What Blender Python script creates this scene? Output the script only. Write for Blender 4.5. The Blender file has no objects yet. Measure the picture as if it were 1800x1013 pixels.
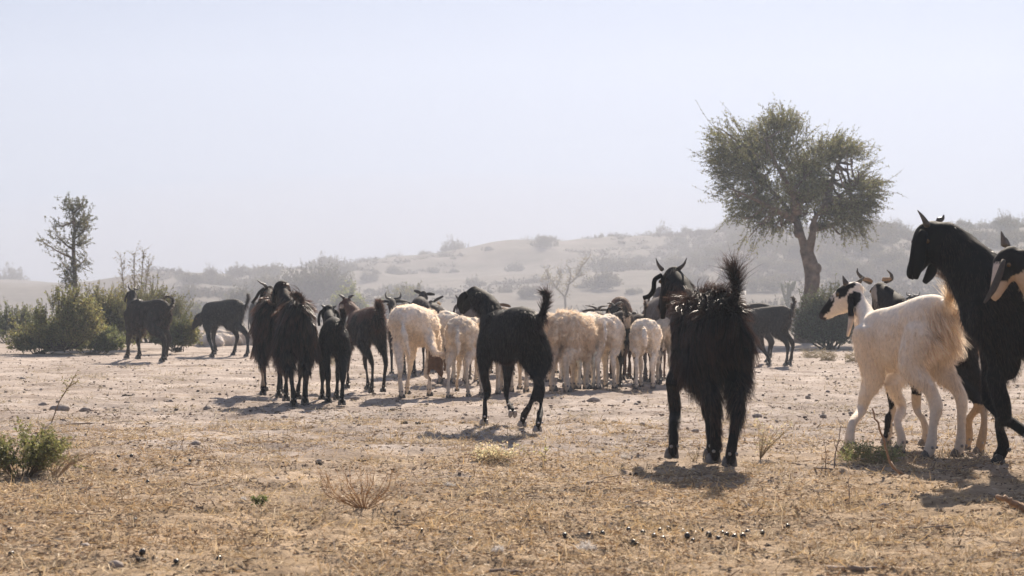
import bpy, math, random
import numpy as np
from mathutils import Vector

SC = bpy.context.scene
COL = SC.collection
rnd = random.Random(7)
RNG = np.random.default_rng(11)

# ------------------------------------------------------------------ camera
F = 3200.0                      # focal length in photo pixels (1800 wide)
CAM_Z = 0.67
PITCH = math.atan(27.5 / F)
cam_data = bpy.data.cameras.new('camera')
cam_data.sensor_width = 36.0
cam_data.lens = F / 1800 * 36.0
cam_data.clip_start = 0.1
cam_data.clip_end = 3000
cam_data.dof.use_dof = True
cam_data.dof.focus_distance = 10.0
cam_data.dof.aperture_fstop = 9.0
cam = bpy.data.objects.new('camera', cam_data)
COL.objects.link(cam)
cam.location = (0, 0, CAM_Z)
cam.rotation_euler = (math.pi / 2 + PITCH, 0, 0)
SC.camera = cam

# ------------------------------------------------------------------ sky, sun, exposure
SUN_EL = math.radians(36)
SUN_AZ = math.radians(11)       # clockwise from +Y, the viewing direction
world = bpy.data.worlds.new('World')
SC.world = world
world.use_nodes = True
wn = world.node_tree.nodes
wl = world.node_tree.links
wn.clear()
w_out = wn.new('ShaderNodeOutputWorld')
w_bg = wn.new('ShaderNodeBackground')
w_sky = wn.new('ShaderNodeTexSky')
w_sky.sky_type = 'NISHITA'
w_sky.sun_disc = False
w_sky.sun_elevation = SUN_EL
w_sky.sun_rotation = SUN_AZ
w_sky.air_density = 1.0
w_sky.dust_density = 2.2
w_sky.ozone_density = 1.6
w_hsv = wn.new('ShaderNodeHueSaturation')
w_hsv.inputs['Saturation'].default_value = 0.6
w_mul = wn.new('ShaderNodeMixRGB')
w_mul.blend_type = 'MULTIPLY'
w_mul.inputs['Fac'].default_value = 1.0
w_mul.inputs['Color2'].default_value = (0.85, 0.93, 1.25, 1)
w_gam = wn.new('ShaderNodeGamma')      # evens out the glare around the sun, as the dusty air does
w_gam.inputs['Gamma'].default_value = 0.42
wl.new(w_sky.outputs[0], w_gam.inputs['Color'])
wl.new(w_gam.outputs[0], w_hsv.inputs['Color'])
wl.new(w_hsv.outputs[0], w_mul.inputs['Color1'])
wl.new(w_mul.outputs[0], w_bg.inputs['Color'])
w_bg.inputs['Strength'].default_value = 0.097
wl.new(w_bg.outputs[0], w_out.inputs['Surface'])

sun_data = bpy.data.lights.new('sun', 'SUN')
sun_data.energy = 5.0
sun_data.angle = math.radians(0.6)
sun_data.color = (1.0, 0.875, 0.73)
sun = bpy.data.objects.new('sun', sun_data)
COL.objects.link(sun)
_d = Vector((math.sin(SUN_AZ) * math.cos(SUN_EL), math.cos(SUN_AZ) * math.cos(SUN_EL), math.sin(SUN_EL)))
sun.rotation_euler = _d.to_track_quat('Z', 'Y').to_euler()
sun.location = _d * 60

SC.view_settings.view_transform = 'Standard'
SC.view_settings.look = 'None'
SC.view_settings.exposure = 0.98
SC.view_settings.gamma = 1.0
SC.render.engine = 'CYCLES'
SC.cycles.use_denoising = True
SC.cycles.max_bounces = 6
SC.cycles.diffuse_bounces = 3
SC.cycles.transparent_max_bounces = 8
SC.cycles.volume_bounces = 1
SC.cycles.caustics_reflective = False
SC.cycles.caustics_refractive = False

# ------------------------------------------------------------------ helpers
CP, SP = math.cos(PITCH), math.sin(PITCH)


def P(px, py, D):
    """The point at depth D (metres along +Y) that the photo shows at pixel px, py."""
    u, v = (px - 900) / F, (506.5 - py) / F
    dx, dy, dz = u, CP - v * SP, SP + v * CP
    k = D / dy
    return np.array([dx * k, D, CAM_Z + dz * k])


def G(px, py, z=0.0):
    u, v = (px - 900) / F, (506.5 - py) / F
    dx, dy, dz = u, CP - v * SP, SP + v * CP
    k = (z - CAM_Z) / dz
    return np.array([dx * k, dy * k, z])


def tag(o, label=None, cat=None, group=None, kind=None):
    if label: o['label'] = label
    if cat: o['category'] = cat
    if group: o['group'] = group
    if kind: o['kind'] = kind
    return o


def empty(name, loc, rz=0.0):
    o = bpy.data.objects.new(name, None)
    o.empty_display_size = 0.1
    COL.objects.link(o)
    o.location = loc
    o.rotation_euler = (0, 0, rz)
    return o


def mk(name, V, Fs, mat=None, parent=None, col=None, smooth=True):
    """One mesh object from numpy arrays. Fs: array of faces or a list of such arrays."""
    if isinstance(Fs, np.ndarray): Fs = [Fs]
    Fs = [np.asarray(f, dtype=np.int32) for f in Fs if len(f)]
    V = np.asarray(V, dtype=np.float32)
    me = bpy.data.meshes.new(name)
    me.vertices.add(len(V))
    me.vertices.foreach_set('co', V.ravel())
    nl = sum(f.size for f in Fs)
    npoly = sum(len(f) for f in Fs)
    me.loops.add(nl)
    me.polygons.add(npoly)
    vi = np.concatenate([f.ravel() for f in Fs])
    sizes = np.concatenate([np.full(len(f), f.shape[1], dtype=np.int32) for f in Fs])
    starts = np.concatenate([[0], np.cumsum(sizes)[:-1]]).astype(np.int32)
    me.loops.foreach_set('vertex_index', vi)
    me.polygons.foreach_set('loop_start', starts)
    me.polygons.foreach_set('loop_total', sizes)
    if smooth:
        me.polygons.foreach_set('use_smooth', np.ones(npoly, dtype=bool))
    if col is not None:
        a = me.color_attributes.new('col', 'FLOAT_COLOR', 'POINT')
        c4 = np.ones((len(V), 4), dtype=np.float32)
        c4[:, :3] = col
        a.data.foreach_set('color', c4.ravel())
    me.update(calc_edges=True)
    if mat: me.materials.append(mat)
    o = bpy.data.objects.new(name, me)
    COL.objects.link(o)
    if parent is not None: o.parent = parent
    return o


def nrm(a):
    return a / np.maximum(np.linalg.norm(a, axis=-1, keepdims=True), 1e-9)


def vnoise(p, seed=0):
    """Smooth value noise in 3D, numpy, range -1..1."""
    p = np.asarray(p, dtype=np.float64)
    i = np.floor(p).astype(np.int64)
    f = p - i
    f = f * f * (3 - 2 * f)

    def h(ix, iy, iz):
        n = (ix * 374761393 + iy * 668265263 + iz * 2147483647 + seed * 1274126177) & 0xffffffff
        n = ((n ^ (n >> 13)) * 1274126177) & 0xffffffff
        return ((n ^ (n >> 16)) & 0xffff) / 32767.5 - 1
    r = 0
    for a in (0, 1):
        for b in (0, 1):
            for c in (0, 1):
                w = (f[..., 0] if a else 1 - f[..., 0]) * (f[..., 1] if b else 1 - f[..., 1]) * (f[..., 2] if c else 1 - f[..., 2])
                r = r + w * h(i[..., 0] + a, i[..., 1] + b, i[..., 2] + c)
    return r


def crom(pts, sub):
    """Catmull-Rom through rows of pts (any columns)."""
    pts = np.asarray(pts, dtype=float)
    n = len(pts)
    if n < 3 or sub < 2:
        if sub < 2: return pts
        t = np.linspace(0, 1, sub * (n - 1) + 1)[:, None]
        return pts[0] * (1 - t) + pts[-1] * t if n == 2 else pts
    out = []
    for i in range(n - 1):
        p0 = pts[i - 1] if i else 2 * pts[0] - pts[1]
        p1, p2 = pts[i], pts[i + 1]
        p3 = pts[i + 2] if i + 2 < n else 2 * pts[-1] - pts[-2]
        for k in range(sub):
            t = k / sub
            out.append(.5 * ((2 * p1) + (-p0 + p2) * t + (2 * p0 - 5 * p1 + 4 * p2 - p3) * t * t + (-p0 + 3 * p1 - 3 * p2 + p3) * t ** 3))
    out.append(pts[-1])
    return np.array(out)


class MB:
    """Collects shapes into one mesh."""
    def __init__(self):
        self.V, self.Q, self.T, self.C, self.n = [], [], [], [], 0

    def add(self, V, Q=None, T=None, C=None):
        V = np.asarray(V, dtype=float)
        if Q is not None and len(Q): self.Q.append(np.asarray(Q) + self.n)
        if T is not None and len(T): self.T.append(np.asarray(T) + self.n)
        if C is not None: self.C.append(np.broadcast_to(np.asarray(C, dtype=float), (len(V), 3)))
        self.V.append(V)
        self.n += len(V)

    def tube(self, pts, rw, rh=None, ref=None, seg=12, sub=1, C=None, cap=0.6):
        pts = np.asarray(pts, dtype=float)
        n0 = len(pts)
        rw = np.broadcast_to(np.asarray(rw, dtype=float), (n0,))
        rh = rw if rh is None else np.broadcast_to(np.asarray(rh, dtype=float), (n0,))
        A = np.column_stack([pts, rw, rh])
        A = crom(A, sub)
        pts, rw, rh = A[:, :3], np.maximum(A[:, 3], 1e-4), np.maximum(A[:, 4], 1e-4)
        T = np.gradient(pts, axis=0)
        T = nrm(T)
        if cap:
            p0 = pts[0] - T[0] * max(rw[0], rh[0]) * cap
            p1 = pts[-1] + T[-1] * max(rw[-1], rh[-1]) * cap
            pts = np.vstack([p0, pts, p1])
            T = np.vstack([T[0], T, T[-1]])
            rw = np.concatenate([[rw[0] * .55], rw, [rw[-1] * .55]])
            rh = np.concatenate([[rh[0] * .55], rh, [rh[-1] * .55]])
        if ref is None: ref = np.eye(3)[np.abs(T).max(0).argmin()]
        ref = np.asarray(ref, dtype=float)
        S = np.cross(T, ref)
        bad = np.linalg.norm(S, axis=1) < 1e-3
        if bad.any(): S[bad] = np.cross(T[bad], ref + np.array([.31, .17, .05]))
        S = nrm(S)
        U = np.cross(S, T)
        a = np.linspace(0, 2 * np.pi, seg, endpoint=False)
        R = pts[:, None, :] + S[:, None, :] * (rw[:, None] * np.cos(a))[:, :, None] + U[:, None, :] * (rh[:, None] * np.sin(a))[:, :, None]
        m = len(pts)
        V = R.reshape(-1, 3)
        i = np.arange(m - 1)[:, None] * seg
        j = np.arange(seg)[None, :]
        k = (j + 1) % seg
        Q = np.stack([i + j, i + k, i + seg + k, i + seg + j], -1).reshape(-1, 4)
        V = np.vstack([V, pts[0], pts[-1]])
        jj = np.arange(seg)
        kk = (jj + 1) % seg
        T1 = np.stack([np.full(seg, m * seg), kk, jj], -1)
        b = (m - 1) * seg
        T2 = np.stack([np.full(seg, m * seg + 1), b + jj, b + kk], -1)
        self.add(V, Q, np.vstack([T1, T2]), C)

    def ball(self, c, r, seg=10, C=None, rings=7, axes=None):
        c = np.asarray(c, dtype=float)
        r = np.broadcast_to(np.asarray(r, dtype=float), (3,))
        th = np.linspace(0, np.pi, rings + 2)[1:-1]
        a = np.linspace(0, 2 * np.pi, seg, endpoint=False)
        V = np.stack([np.outer(np.sin(th), np.cos(a)), np.outer(np.sin(th), np.sin(a)), np.outer(np.cos(th), np.ones(seg))], -1).reshape(-1, 3)
        V = np.vstack([V, [[0, 0, 1], [0, 0, -1]]]) * r
        if axes is not None: V = V @ np.asarray(axes)
        m = rings
        i = np.arange(m - 1)[:, None] * seg
        j = np.arange(seg)[None, :]
        k = (j + 1) % seg
        Q = np.stack([i + j, i + seg + j, i + seg + k, i + k], -1).reshape(-1, 4)
        jj = np.arange(seg); kk = (jj + 1) % seg
        T1 = np.stack([np.full(seg, m * seg), jj, kk], -1)
        b = (m - 1) * seg
        T2 = np.stack([np.full(seg, m * seg + 1), b + kk, b + jj], -1)
        self.add(V + c, Q, np.vstack([T1, T2]), C)

    def arrays(self):
        V = np.vstack(self.V)
        Fs = []
        if self.Q: Fs.append(np.vstack(self.Q))
        if self.T: Fs.append(np.vstack(self.T))
        return V, Fs, (np.vstack(self.C) if self.C else None)

    def build(self, name, mat, parent=None, smooth=True):
        V, Fs, C = self.arrays()
        return mk(name, V, Fs, mat, parent, C, smooth)


# ------------------------------------------------------------------ materials
def new_mat(name):
    m = bpy.data.materials.new(name)
    m.use_nodes = True
    nt = m.node_tree
    for n in list(nt.nodes): nt.nodes.remove(n)
    return m, nt, nt.nodes, nt.links


def node(nt, typ, **kw):
    n = nt.nodes.new(typ)
    for k, v in kw.items():
        if k in n.inputs: n.inputs[k].default_value = v
        else: setattr(n, k, v)
    return n


def simple(name, color, rough=0.7, attr=False, transl=0.0, tcol=None, tgain=1.0, spec=0.4, noise=0.0, nscale=30, bump=0.0, sheen=0.0):
    m, nt, N, L = new_mat(name)
    out = node(nt, 'ShaderNodeOutputMaterial')
    b = node(nt, 'ShaderNodeBsdfPrincipled')
    b.inputs['Roughness'].default_value = rough
    b.inputs['Specular IOR Level'].default_value = spec
    if attr:
        a = node(nt, 'ShaderNodeAttribute', attribute_name='col')
        c = a.outputs['Color']
    else:
        r = node(nt, 'ShaderNodeRGB')
        r.outputs[0].default_value = (*color, 1)
        c = r.outputs[0]
    if noise or bump:
        tc = node(nt, 'ShaderNodeTexCoord')
        nz = node(nt, 'ShaderNodeTexNoise', Scale=nscale, Detail=5.0)
        L.new(tc.outputs['Object'], nz.inputs['Vector'])
    if noise:
        mr = node(nt, 'ShaderNodeMapRange')
        mr.inputs['From Min'].default_value = 0.3
        mr.inputs['From Max'].default_value = 0.7
        mr.inputs['To Min'].default_value = 1 - noise
        mr.inputs['To Max'].default_value = 1 + noise
        L.new(nz.outputs[0], mr.inputs['Value'])
        mm = node(nt, 'ShaderNodeVectorMath', operation='SCALE')
        L.new(c, mm.inputs[0])
        L.new(mr.outputs[0], mm.inputs['Scale'])
        c = mm.outputs[0]
    L.new(c, b.inputs['Base Color'])
    if bump:
        bp = node(nt, 'ShaderNodeBump', Strength=1.0, Distance=bump)
        L.new(nz.outputs[0], bp.inputs['Height'])
        L.new(bp.outputs[0], b.inputs['Normal'])
    if transl:
        t = node(nt, 'ShaderNodeBsdfTranslucent')
        if tcol is not None:
            t.inputs['Color'].default_value = (*tcol, 1)
        else:
            g = node(nt, 'ShaderNodeVectorMath', operation='SCALE')
            g.inputs['Scale'].default_value = tgain
            L.new(c, g.inputs[0])
            L.new(g.outputs[0], t.inputs['Color'])
        mx = node(nt, 'ShaderNodeMixShader', Fac=transl)
        L.new(b.outputs[0], mx.inputs[1])
        L.new(t.outputs[0], mx.inputs[2])
        L.new(mx.outputs[0], out.inputs[0])
    else:
        L.new(b.outputs[0], out.inputs[0])
    return m


M = {}
M['goat_skin'] = simple('goat_skin', None, .75, attr=True, spec=.12, noise=.10, nscale=60)
M['goat_hair'] = simple('goat_hair', None, .42, attr=True, spec=.30, transl=.38, tgain=2.6)
M['pale_hair'] = simple('pale_hair', None, .6, attr=True, spec=.25, transl=.5, tgain=1.1)
M['wool_skin'] = simple('wool_skin', None, .95, attr=True, spec=.1, noise=.2, nscale=45)
M['wool'] = simple('wool', None, .9, attr=True, spec=.1, transl=.48, tgain=1.15)
M['horn'] = simple('horn', (.10, .085, .07), .5, noise=.4, nscale=40)
M['hoof'] = simple('hoof', None, .6, attr=True, noise=.3, nscale=60)
M['eye'] = simple('eye', (.10, .055, .015), .12, spec=.6)
M['bark'] = simple('bark', (.17, .125, .095), .95, noise=.5, nscale=9, bump=.06)
M['twig'] = simple('twig', (.12, .085, .06), .9, noise=.3, nscale=40)
M['leaf'] = simple('leaf', None, .6, attr=True, spec=.3, transl=.38, tgain=1.5)
M['dry_plant'] = simple('dry_plant', None, .8, attr=True, spec=.2, transl=.25)
# ------------------------------------------------------------------ animals
def remesh(V, Fs, vox):
    o = mk('tmp', V, Fs, smooth=True)
    md = o.modifiers.new('r', 'REMESH')
    md.mode = 'VOXEL'
    md.voxel_size = vox
    dg = bpy.context.evaluated_depsgraph_get()
    dg.update()
    me = o.evaluated_get(dg).to_mesh()
    nv = len(me.vertices)
    co = np.empty(nv * 3, dtype=np.float32)
    me.vertices.foreach_get('co', co)
    co = co.reshape(-1, 3).astype(float)
    lt = np.empty(len(me.polygons), dtype=np.int32)
    me.polygons.foreach_get('loop_total', lt)
    vi = np.empty(len(me.loops), dtype=np.int32)
    me.loops.foreach_get('vertex_index', vi)
    st = np.concatenate([[0], np.cumsum(lt)[:-1]])
    q = vi[(st[lt == 4][:, None] + np.arange(4))]
    t = vi[(st[lt == 3][:, None] + np.arange(3))] if (lt == 3).any() else np.zeros((0, 3), int)
    o.evaluated_get(dg).to_mesh_clear()
    m0 = o.data
    bpy.data.objects.remove(o)
    bpy.data.meshes.remove(m0)
    return co, q, t


def laplace(V, Q, it, f=.5):
    E = np.vstack([Q[:, [0, 1]], Q[:, [1, 2]], Q[:, [2, 3]], Q[:, [3, 0]]])
    n = len(V)
    a = np.concatenate([E[:, 0], E[:, 1]])
    b = np.concatenate([E[:, 1], E[:, 0]])
    cnt = np.maximum(np.bincount(a, minlength=n), 1)[:, None]
    for _ in range(it):
        S = np.stack([np.bincount(a, weights=V[b, k], minlength=n) for k in range(3)], -1) / cnt
        V = V + f * (S - V)
    return V


def vnormals(V, Q):
    fn = np.cross(V[Q[:, 2]] - V[Q[:, 0]], V[Q[:, 3]] - V[Q[:, 1]])
    N = np.zeros_like(V)
    for k in range(4):
        for d in range(3):
            N[:, d] += np.bincount(Q[:, k], weights=fn[:, d], minlength=len(V))
    return nrm(N)


def strands(name, roots, dirs, norms, length, width, mat, parent, col, segs=4, droop=1.0, curl=0.0, clump=0.0, tipcol=None, rng=RNG, spread=.25, gper=22):
    """A coat of tapered hair ribbons."""
    n = len(roots)
    L = np.broadcast_to(np.asarray(length, dtype=float), (n,)).copy()
    d = nrm(dirs + rng.normal(0, spread, (n, 3)))
    L *= rng.uniform(.6, 1.15, n)
    cen = [roots - norms * .004]
    cd = d.copy()
    ph = rng.uniform(0, 6.28, n)
    cur = nrm(rng.normal(0, 1, (n, 3)))
    for s in range(segs):
        cd = nrm(cd + np.array([0, 0, -1.0]) * droop / segs + (cur * (curl * np.sin(ph + s * 2.3))[:, None] if curl else 0))
        # keep from diving into the skin
        dn = (cd * norms).sum(1)
        cd = nrm(cd + norms * np.maximum(0.05 - dn, 0)[:, None])
        cen.append(cen[-1] + cd * (L / segs)[:, None])
    cen = np.stack(cen, 1)                     # n, segs+1, 3
    if clump > 0 and n > 60:
        g = max(8, n // gper)
        gi = rng.choice(n, g, replace=False)
        near = np.empty(n, dtype=int)
        for a in range(0, n, 2000):
            D2 = ((roots[a:a + 2000, None, :] - roots[gi][None]) ** 2).sum(-1)
            near[a:a + 2000] = gi[D2.argmin(1)]
        off = cen[near] - roots[near][:, None]
        # scale guide offset to own length
        sc = (L / np.maximum(L[near], 1e-4))[:, None, None]
        tgt = roots[near][:, None] * .55 + roots[:, None] * .45 + off * np.clip(sc, .5, 1.5)
        w = (np.linspace(0, 1, segs + 1) ** 1.3 * clump)[None, :, None]
        cen = cen * (1 - w) + tgt * w
    W = nrm(np.cross(d, norms) + rng.normal(0, .35, (n, 3)))
    wd = np.broadcast_to(np.asarray(width, dtype=float), (n,))[:, None] * np.linspace(1, .18, segs + 1)[None] ** .8 * .5
    A = cen - W[:, None] * wd[..., None]
    B = cen + W[:, None] * wd[..., None]
    V = np.stack([A, B], 2).reshape(-1, 3)
    k = 2 * (segs + 1)
    base = (np.arange(n) * k)[:, None] + (np.arange(segs) * 2)[None]
    Q = np.stack([base, base + 1, base + 3, base + 2], -1).reshape(-1, 4)
    col = np.broadcast_to(np.asarray(col, dtype=float), (n, 3))
    j = rng.uniform(.7, 1.3, (n, 1))
    c0 = col * j
    c1 = c0 if tipcol is None else np.broadcast_to(np.asarray(tipcol, dtype=float), (n, 3)) * j
    t = np.linspace(0, 1, segs + 1)[None, :, None] ** 3
    C = np.repeat((c0[:, None] * (1 - t) + c1[:, None] * t), 2, axis=1).reshape(-1, 3)
    return mk(name, V, Q, mat, parent, C, smooth=True)


def surf_sample(V, Q, N, n, wfn, rng=RNG):
    tri = np.vstack([Q[:, [0, 1, 2]], Q[:, [0, 2, 3]]])
    a, b, c = V[tri[:, 0]], V[tri[:, 1]], V[tri[:, 2]]
    ar = np.linalg.norm(np.cross(b - a, c - a), axis=1)
    w = ar * np.maximum(wfn((a + b + c) / 3), 0)
    w = w / w.sum()
    k = rng.choice(len(tri), n, p=w)
    r1, r2 = rng.uniform(0, 1, n), rng.uniform(0, 1, n)
    fl = r1 + r2 > 1
    r1[fl], r2[fl] = 1 - r1[fl], 1 - r2[fl]
    r1, r2 = r1[:, None], r2[:, None]
    p = a[k] * (1 - r1 - r2) + b[k] * r1 + c[k] * r2
    nn = nrm(N[tri[k, 0]] * (1 - r1 - r2) + N[tri[k, 1]] * r1 + N[tri[k, 2]] * r2)
    return p, nn


SPINE = np.array([   # x, z centre, half width, half height (units of height)
    (-.475, .800, .060, .075), (-.42, .808, .115, .135), (-.30, .808, .140, .180), (-.12, .765, .165, .210),
    (.08, .730, .168, .222), (.24, .732, .142, .205), (.34, .708, .112, .172), (.41, .68, .066, .110)])


def animal(name, label, cat, group, rear, heading, H, poll, nose, coat='short', feet=None, ears=None, horns=None,
           tail=None, joints=None, neck_mid=None, color=(.012, .010, .010), colfn=None, tip=(.05, .022, .012),
           fat=.88, depth=.96, nhair=6000, hlen=None, vox=None, up=None, hoofcol=(.10, .09, .08), leg=1.0, headlen=None,
           rearD=None, spine=None, hair_w=.0022, neck_r=1.0, dewclaw=True, ear_w=1.0, horn_w=1.0, tail_r=1.0, fluff=None, neck_z=.79, fuzz=1.0, eyes=True, wool_len=.02, hairdir=None, clump=None,
           lump=0.0, combfn=None, extra=None, seed=0, len_x=.90, body_z=0.0, hoofdir=None, headr=1.0, jawdrop=0.0):
    rng = np.random.default_rng(seed + 100)
    sheep = coat == 'wool'
    th = math.radians(heading)
    Wr = G(*rear) if rearD is None else P(rear[0], rear[1], rearD) * np.array([1, 1, 0])
    Dr = Wr[1]
    f = np.array([-math.sin(th), math.cos(th), 0])
    l = np.array([-math.cos(th), -math.sin(th), 0])
    O = Wr + f * .43 * H * len_x
    O[2] = 0
    Rm = np.stack([f, l, [0, 0, 1]])            # world -> local rows

    def loc(w): return Rm @ (np.asarray(w) - O)

    def pl(px, py, dd=0.0): return loc(P(px, py, Dr + dd))

    vox = vox or max(.0085, .0011 * Dr)
    mb = MB()
    sp = (SPINE if spine is None else np.asarray(spine)) * H
    sp = sp.copy()
    sp[:, 0] *= len_x
    sp[:, 1] += body_z * H
    spts = np.column_stack([sp[:, 0], np.zeros(len(sp)), sp[:, 1]])
    mb.tube(spts, sp[:, 2] * fat, sp[:, 3] * depth, ref=(0, 0, 1), seg=20, sub=3, cap=.3)
    # legs
    hx = len_x
    dflt = {
        'FL': (np.array([.31 * hx, .085, 0]), 1), 'FR': (np.array([.31 * hx, -.085, 0]), -1),
        'HL': (np.array([-.42 * hx, .095, 0]), 1), 'HR': (np.array([-.42 * hx, -.095, 0]), -1)}
    feet = feet or {}
    joints = joints or {}
    hoofs = {}
    lr = leg * (1.0 if not sheep else 1.1)
    LEGPTS = {}
    for k, (fd, sgn) in dflt.items():
        fd = fd * H
        ft = fd.copy()
        if k in feet:
            v = feet[k]
            ft = loc(G(*v)) if len(v) == 2 else pl(*v)
        raised = ft[2] > .03
        dlt = ft - fd
        if k[0] == 'F':
            sh = np.array([.30 * hx, .085 * sgn, .74]) * H
            el = np.array([.27 * hx, .100 * sgn, .54]) * H + dlt * .12
            kn = np.array([.315 * hx, .088 * sgn, .30]) * H + dlt * .55
            fe = ft + np.array([-.012, 0, .095]) * H
            kn2 = kn * .5 + fe * .5
            pts = [sh, el, kn * .45 + el * .55, kn, kn2, fe, ft + np.array([.01, 0, .035]) * H]
            rw = np.array([.055, .058, .038, .032, .0225, .028, .027]) * H * lr
            rh = np.array([.10, .075, .045, .036, .026, .032, .034]) * H * lr
        else:
            hp = np.array([-.30 * hx, .075 * sgn, .77]) * H
            stf = np.array([-.24 * hx, .115 * sgn, .56]) * H + dlt * .18
            hk = np.array([-.47 * hx, .095 * sgn, .335]) * H + dlt * .55
            fe = ft + np.array([-.015, 0, .095]) * H
            mid = (stf * .45 + hk * .55) + np.array([-.01, 0, .015]) * H
            pts = [hp, stf, mid, hk, hk * .5 + fe * .5, fe, ft + np.array([.01, 0, .035]) * H]
            rw = np.array([.070, .064, .040, .032, .0235, .028, .027]) * H * lr
            rh = np.array([.125, .088, .050, .042, .028, .033, .034]) * H * lr
        pts = np.array(pts)
        for (kk, idx), v in [((a, b), v) for (a, b), v in joints.items() if a == k]:
            pts[idx] = pl(*v) if len(v) == 3 else v[0]
        if raised or (k, 5) in joints:
            pts[6] = ft + (pts[5] - ft) * .3
        mb.tube(pts, rw, rh, ref=(1, 0, .01), seg=12, sub=3)
        hoofs[k] = (ft, pts[5], sgn)
        LEGPTS[k] = pts
    # neck and head
    pk = pl(*poll)
    nz = pl(*nose)
    ax = nz - pk
    HL = np.linalg.norm(ax)
    want = (headlen or .30) * H
    ax = ax / HL
    nz = pk + ax * want
    HL = want
    upv = np.array([0, 0, 1.0]) if up is None else np.asarray(up, float)
    upv = upv - ax * (upv @ ax)
    if np.linalg.norm(upv) < .15:
        upv = np.array([1.0, 0, 0]) - ax * ax[0]
    upv = upv / np.linalg.norm(upv)
    sd = np.cross(upv, ax)                      # animal's left
    nb = np.array([.27 * hx, 0, neck_z + body_z]) * H
    nt = pk - upv * .10 * HL + ax * .02 * HL
    if neck_mid is not None:
        nm = pl(*neck_mid)
    else:
        nm = nb * .45 + nt * .55 + np.array([.03, 0, -.02]) * H
    nq = nb * .72 + nm * .28 + np.array([.02, 0, 0]) * H
    ndir = nm - nb
    refn = (0, 0, 1) if abs(ndir[2]) < .93 * np.linalg.norm(ndir) else (-1, 0, .3)
    mb.tube([nb - np.array([.06, 0, .02]) * H, nb, nq, nm, nt * .75 + nm * .25, nt], np.array([.10, .10, .085, .066, .058, .05]) * H * neck_r,
            np.array([.145, .15, .12, .085, .075, .055]) * H * neck_r, ref=refn, seg=14, sub=3)

    def hp_(t, s, u): return pk + ax * t * HL + sd * s * HL + upv * u * HL
    hr = headr
    tt = [(-.14, -.02, .15, .17), (0, 0, .205, .235), (.14, .01, .225, .265), (.30, .01, .215, .255), (.48, .00, .165, .215), (.66, -.015, .135, .175),
          (.84, -.035, .12, .14), (.96, -.055, .095, .11)]
    mb.tube([hp_(t, 0, o - .02) for t, o, a, b in tt], [a * HL * hr for *_, a, b in tt], [b * HL * .92 * hr for *_, b in tt], ref=upv, seg=14, sub=2)
    mb.tube([hp_(.12, 0, -.20), hp_(.30, 0, -.23 - jawdrop), hp_(.55, 0, -.19 - jawdrop), hp_(.86, 0, -.135)], np.array([.13, .13, .095, .07]) * HL, ref=upv, seg=10, sub=2)
    for s in (-1, 1):   # brow and nostril swellings
        mb.ball(hp_(.24, .15 * s, .13), .085 * HL, 8)
        mb.ball(hp_(.92, .055 * s, -.02), .055 * HL, 8)
    # tail
    tailpts = None
    if tail is not None:
        if isinstance(tail, str):
            tb = np.array([-.47 * hx, 0, .88 + body_z])
            if tail == 'up':
                tailpts = np.array([tb + (.05, 0, -.04), tb + (-.03, 0, .03), tb + (-.06, .0, .11), tb + (-.05, 0, .20)]) * H
            elif tail == 'low':
                tailpts = np.array([tb + (.05, 0, -.05), tb + (-.02, 0, -.04), tb + (-.05, 0, -.10), tb + (-.05, 0, -.17)]) * H
            elif tail == 'hang':
                tailpts = np.array([tb + (.05, 0, 0), tb + (-.035, 0, -.03), tb + (-.055, .005, -.14), tb + (-.05, .012, -.27), tb + (-.045, .015, -.40)]) * H
        else:
            tailpts = np.array([pl(*v) for v in tail])
        nT = len(tailpts)
        if sheep: rT = np.interp(np.linspace(0, 1, nT), [0, .15, .45, .8, 1], [.03, .04, .034, .022, .014]) * H
        else: rT = np.interp(np.linspace(0, 1, nT), [0, .4, 1], [.034, .026, .014]) * H * tail_r
        mb.tube(tailpts, rT, ref=(.2, 1, .1), seg=10, sub=3)
    if extra: extra(mb, pl, H, loc)
    V, Fs, _ = mb.arrays()
    V, Q, _t = remesh(V, Fs, vox)
    V = laplace(V, Q, 7 if vox < .012 else 4, .5)
    N = vnormals(V, Q)
    # colours
    back = .95 * H
    base = np.tile(np.asarray(color, float), (len(V), 1))
    info = dict(H=H, pk=pk, ax=ax, sd=sd, up=upv, HL=HL, legs=LEGPTS, tail=tailpts, pl=pl, hp=hp_)
    if colfn is not None: base = colfn(V, base, info)
    if sheep:
        legm = np.clip((V[:, 2] / H - .28) / .15, 0, 1)
        hd = np.clip(((V - pk) @ ax) / HL * 3 + .6, 0, 1)
        amp = legm * (1 - .8 * hd) + .12
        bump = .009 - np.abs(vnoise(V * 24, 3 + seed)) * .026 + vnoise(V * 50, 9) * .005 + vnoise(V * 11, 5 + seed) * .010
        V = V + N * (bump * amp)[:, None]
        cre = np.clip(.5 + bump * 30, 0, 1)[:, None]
        base = base * (.84 + .2 * cre)  # fleece creases darkened in the colour, like shade in the hollows
        N = vnormals(V, Q)
    elif lump is not None:
        lump = lump or .0035
        V = V + N * (vnoise(V * 14, seed) * lump)[:, None]
        N = vnormals(V, Q)
    # ears joined onto the body mesh
    eb = MB()
    if ears is None: ears = 'droop'
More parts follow.
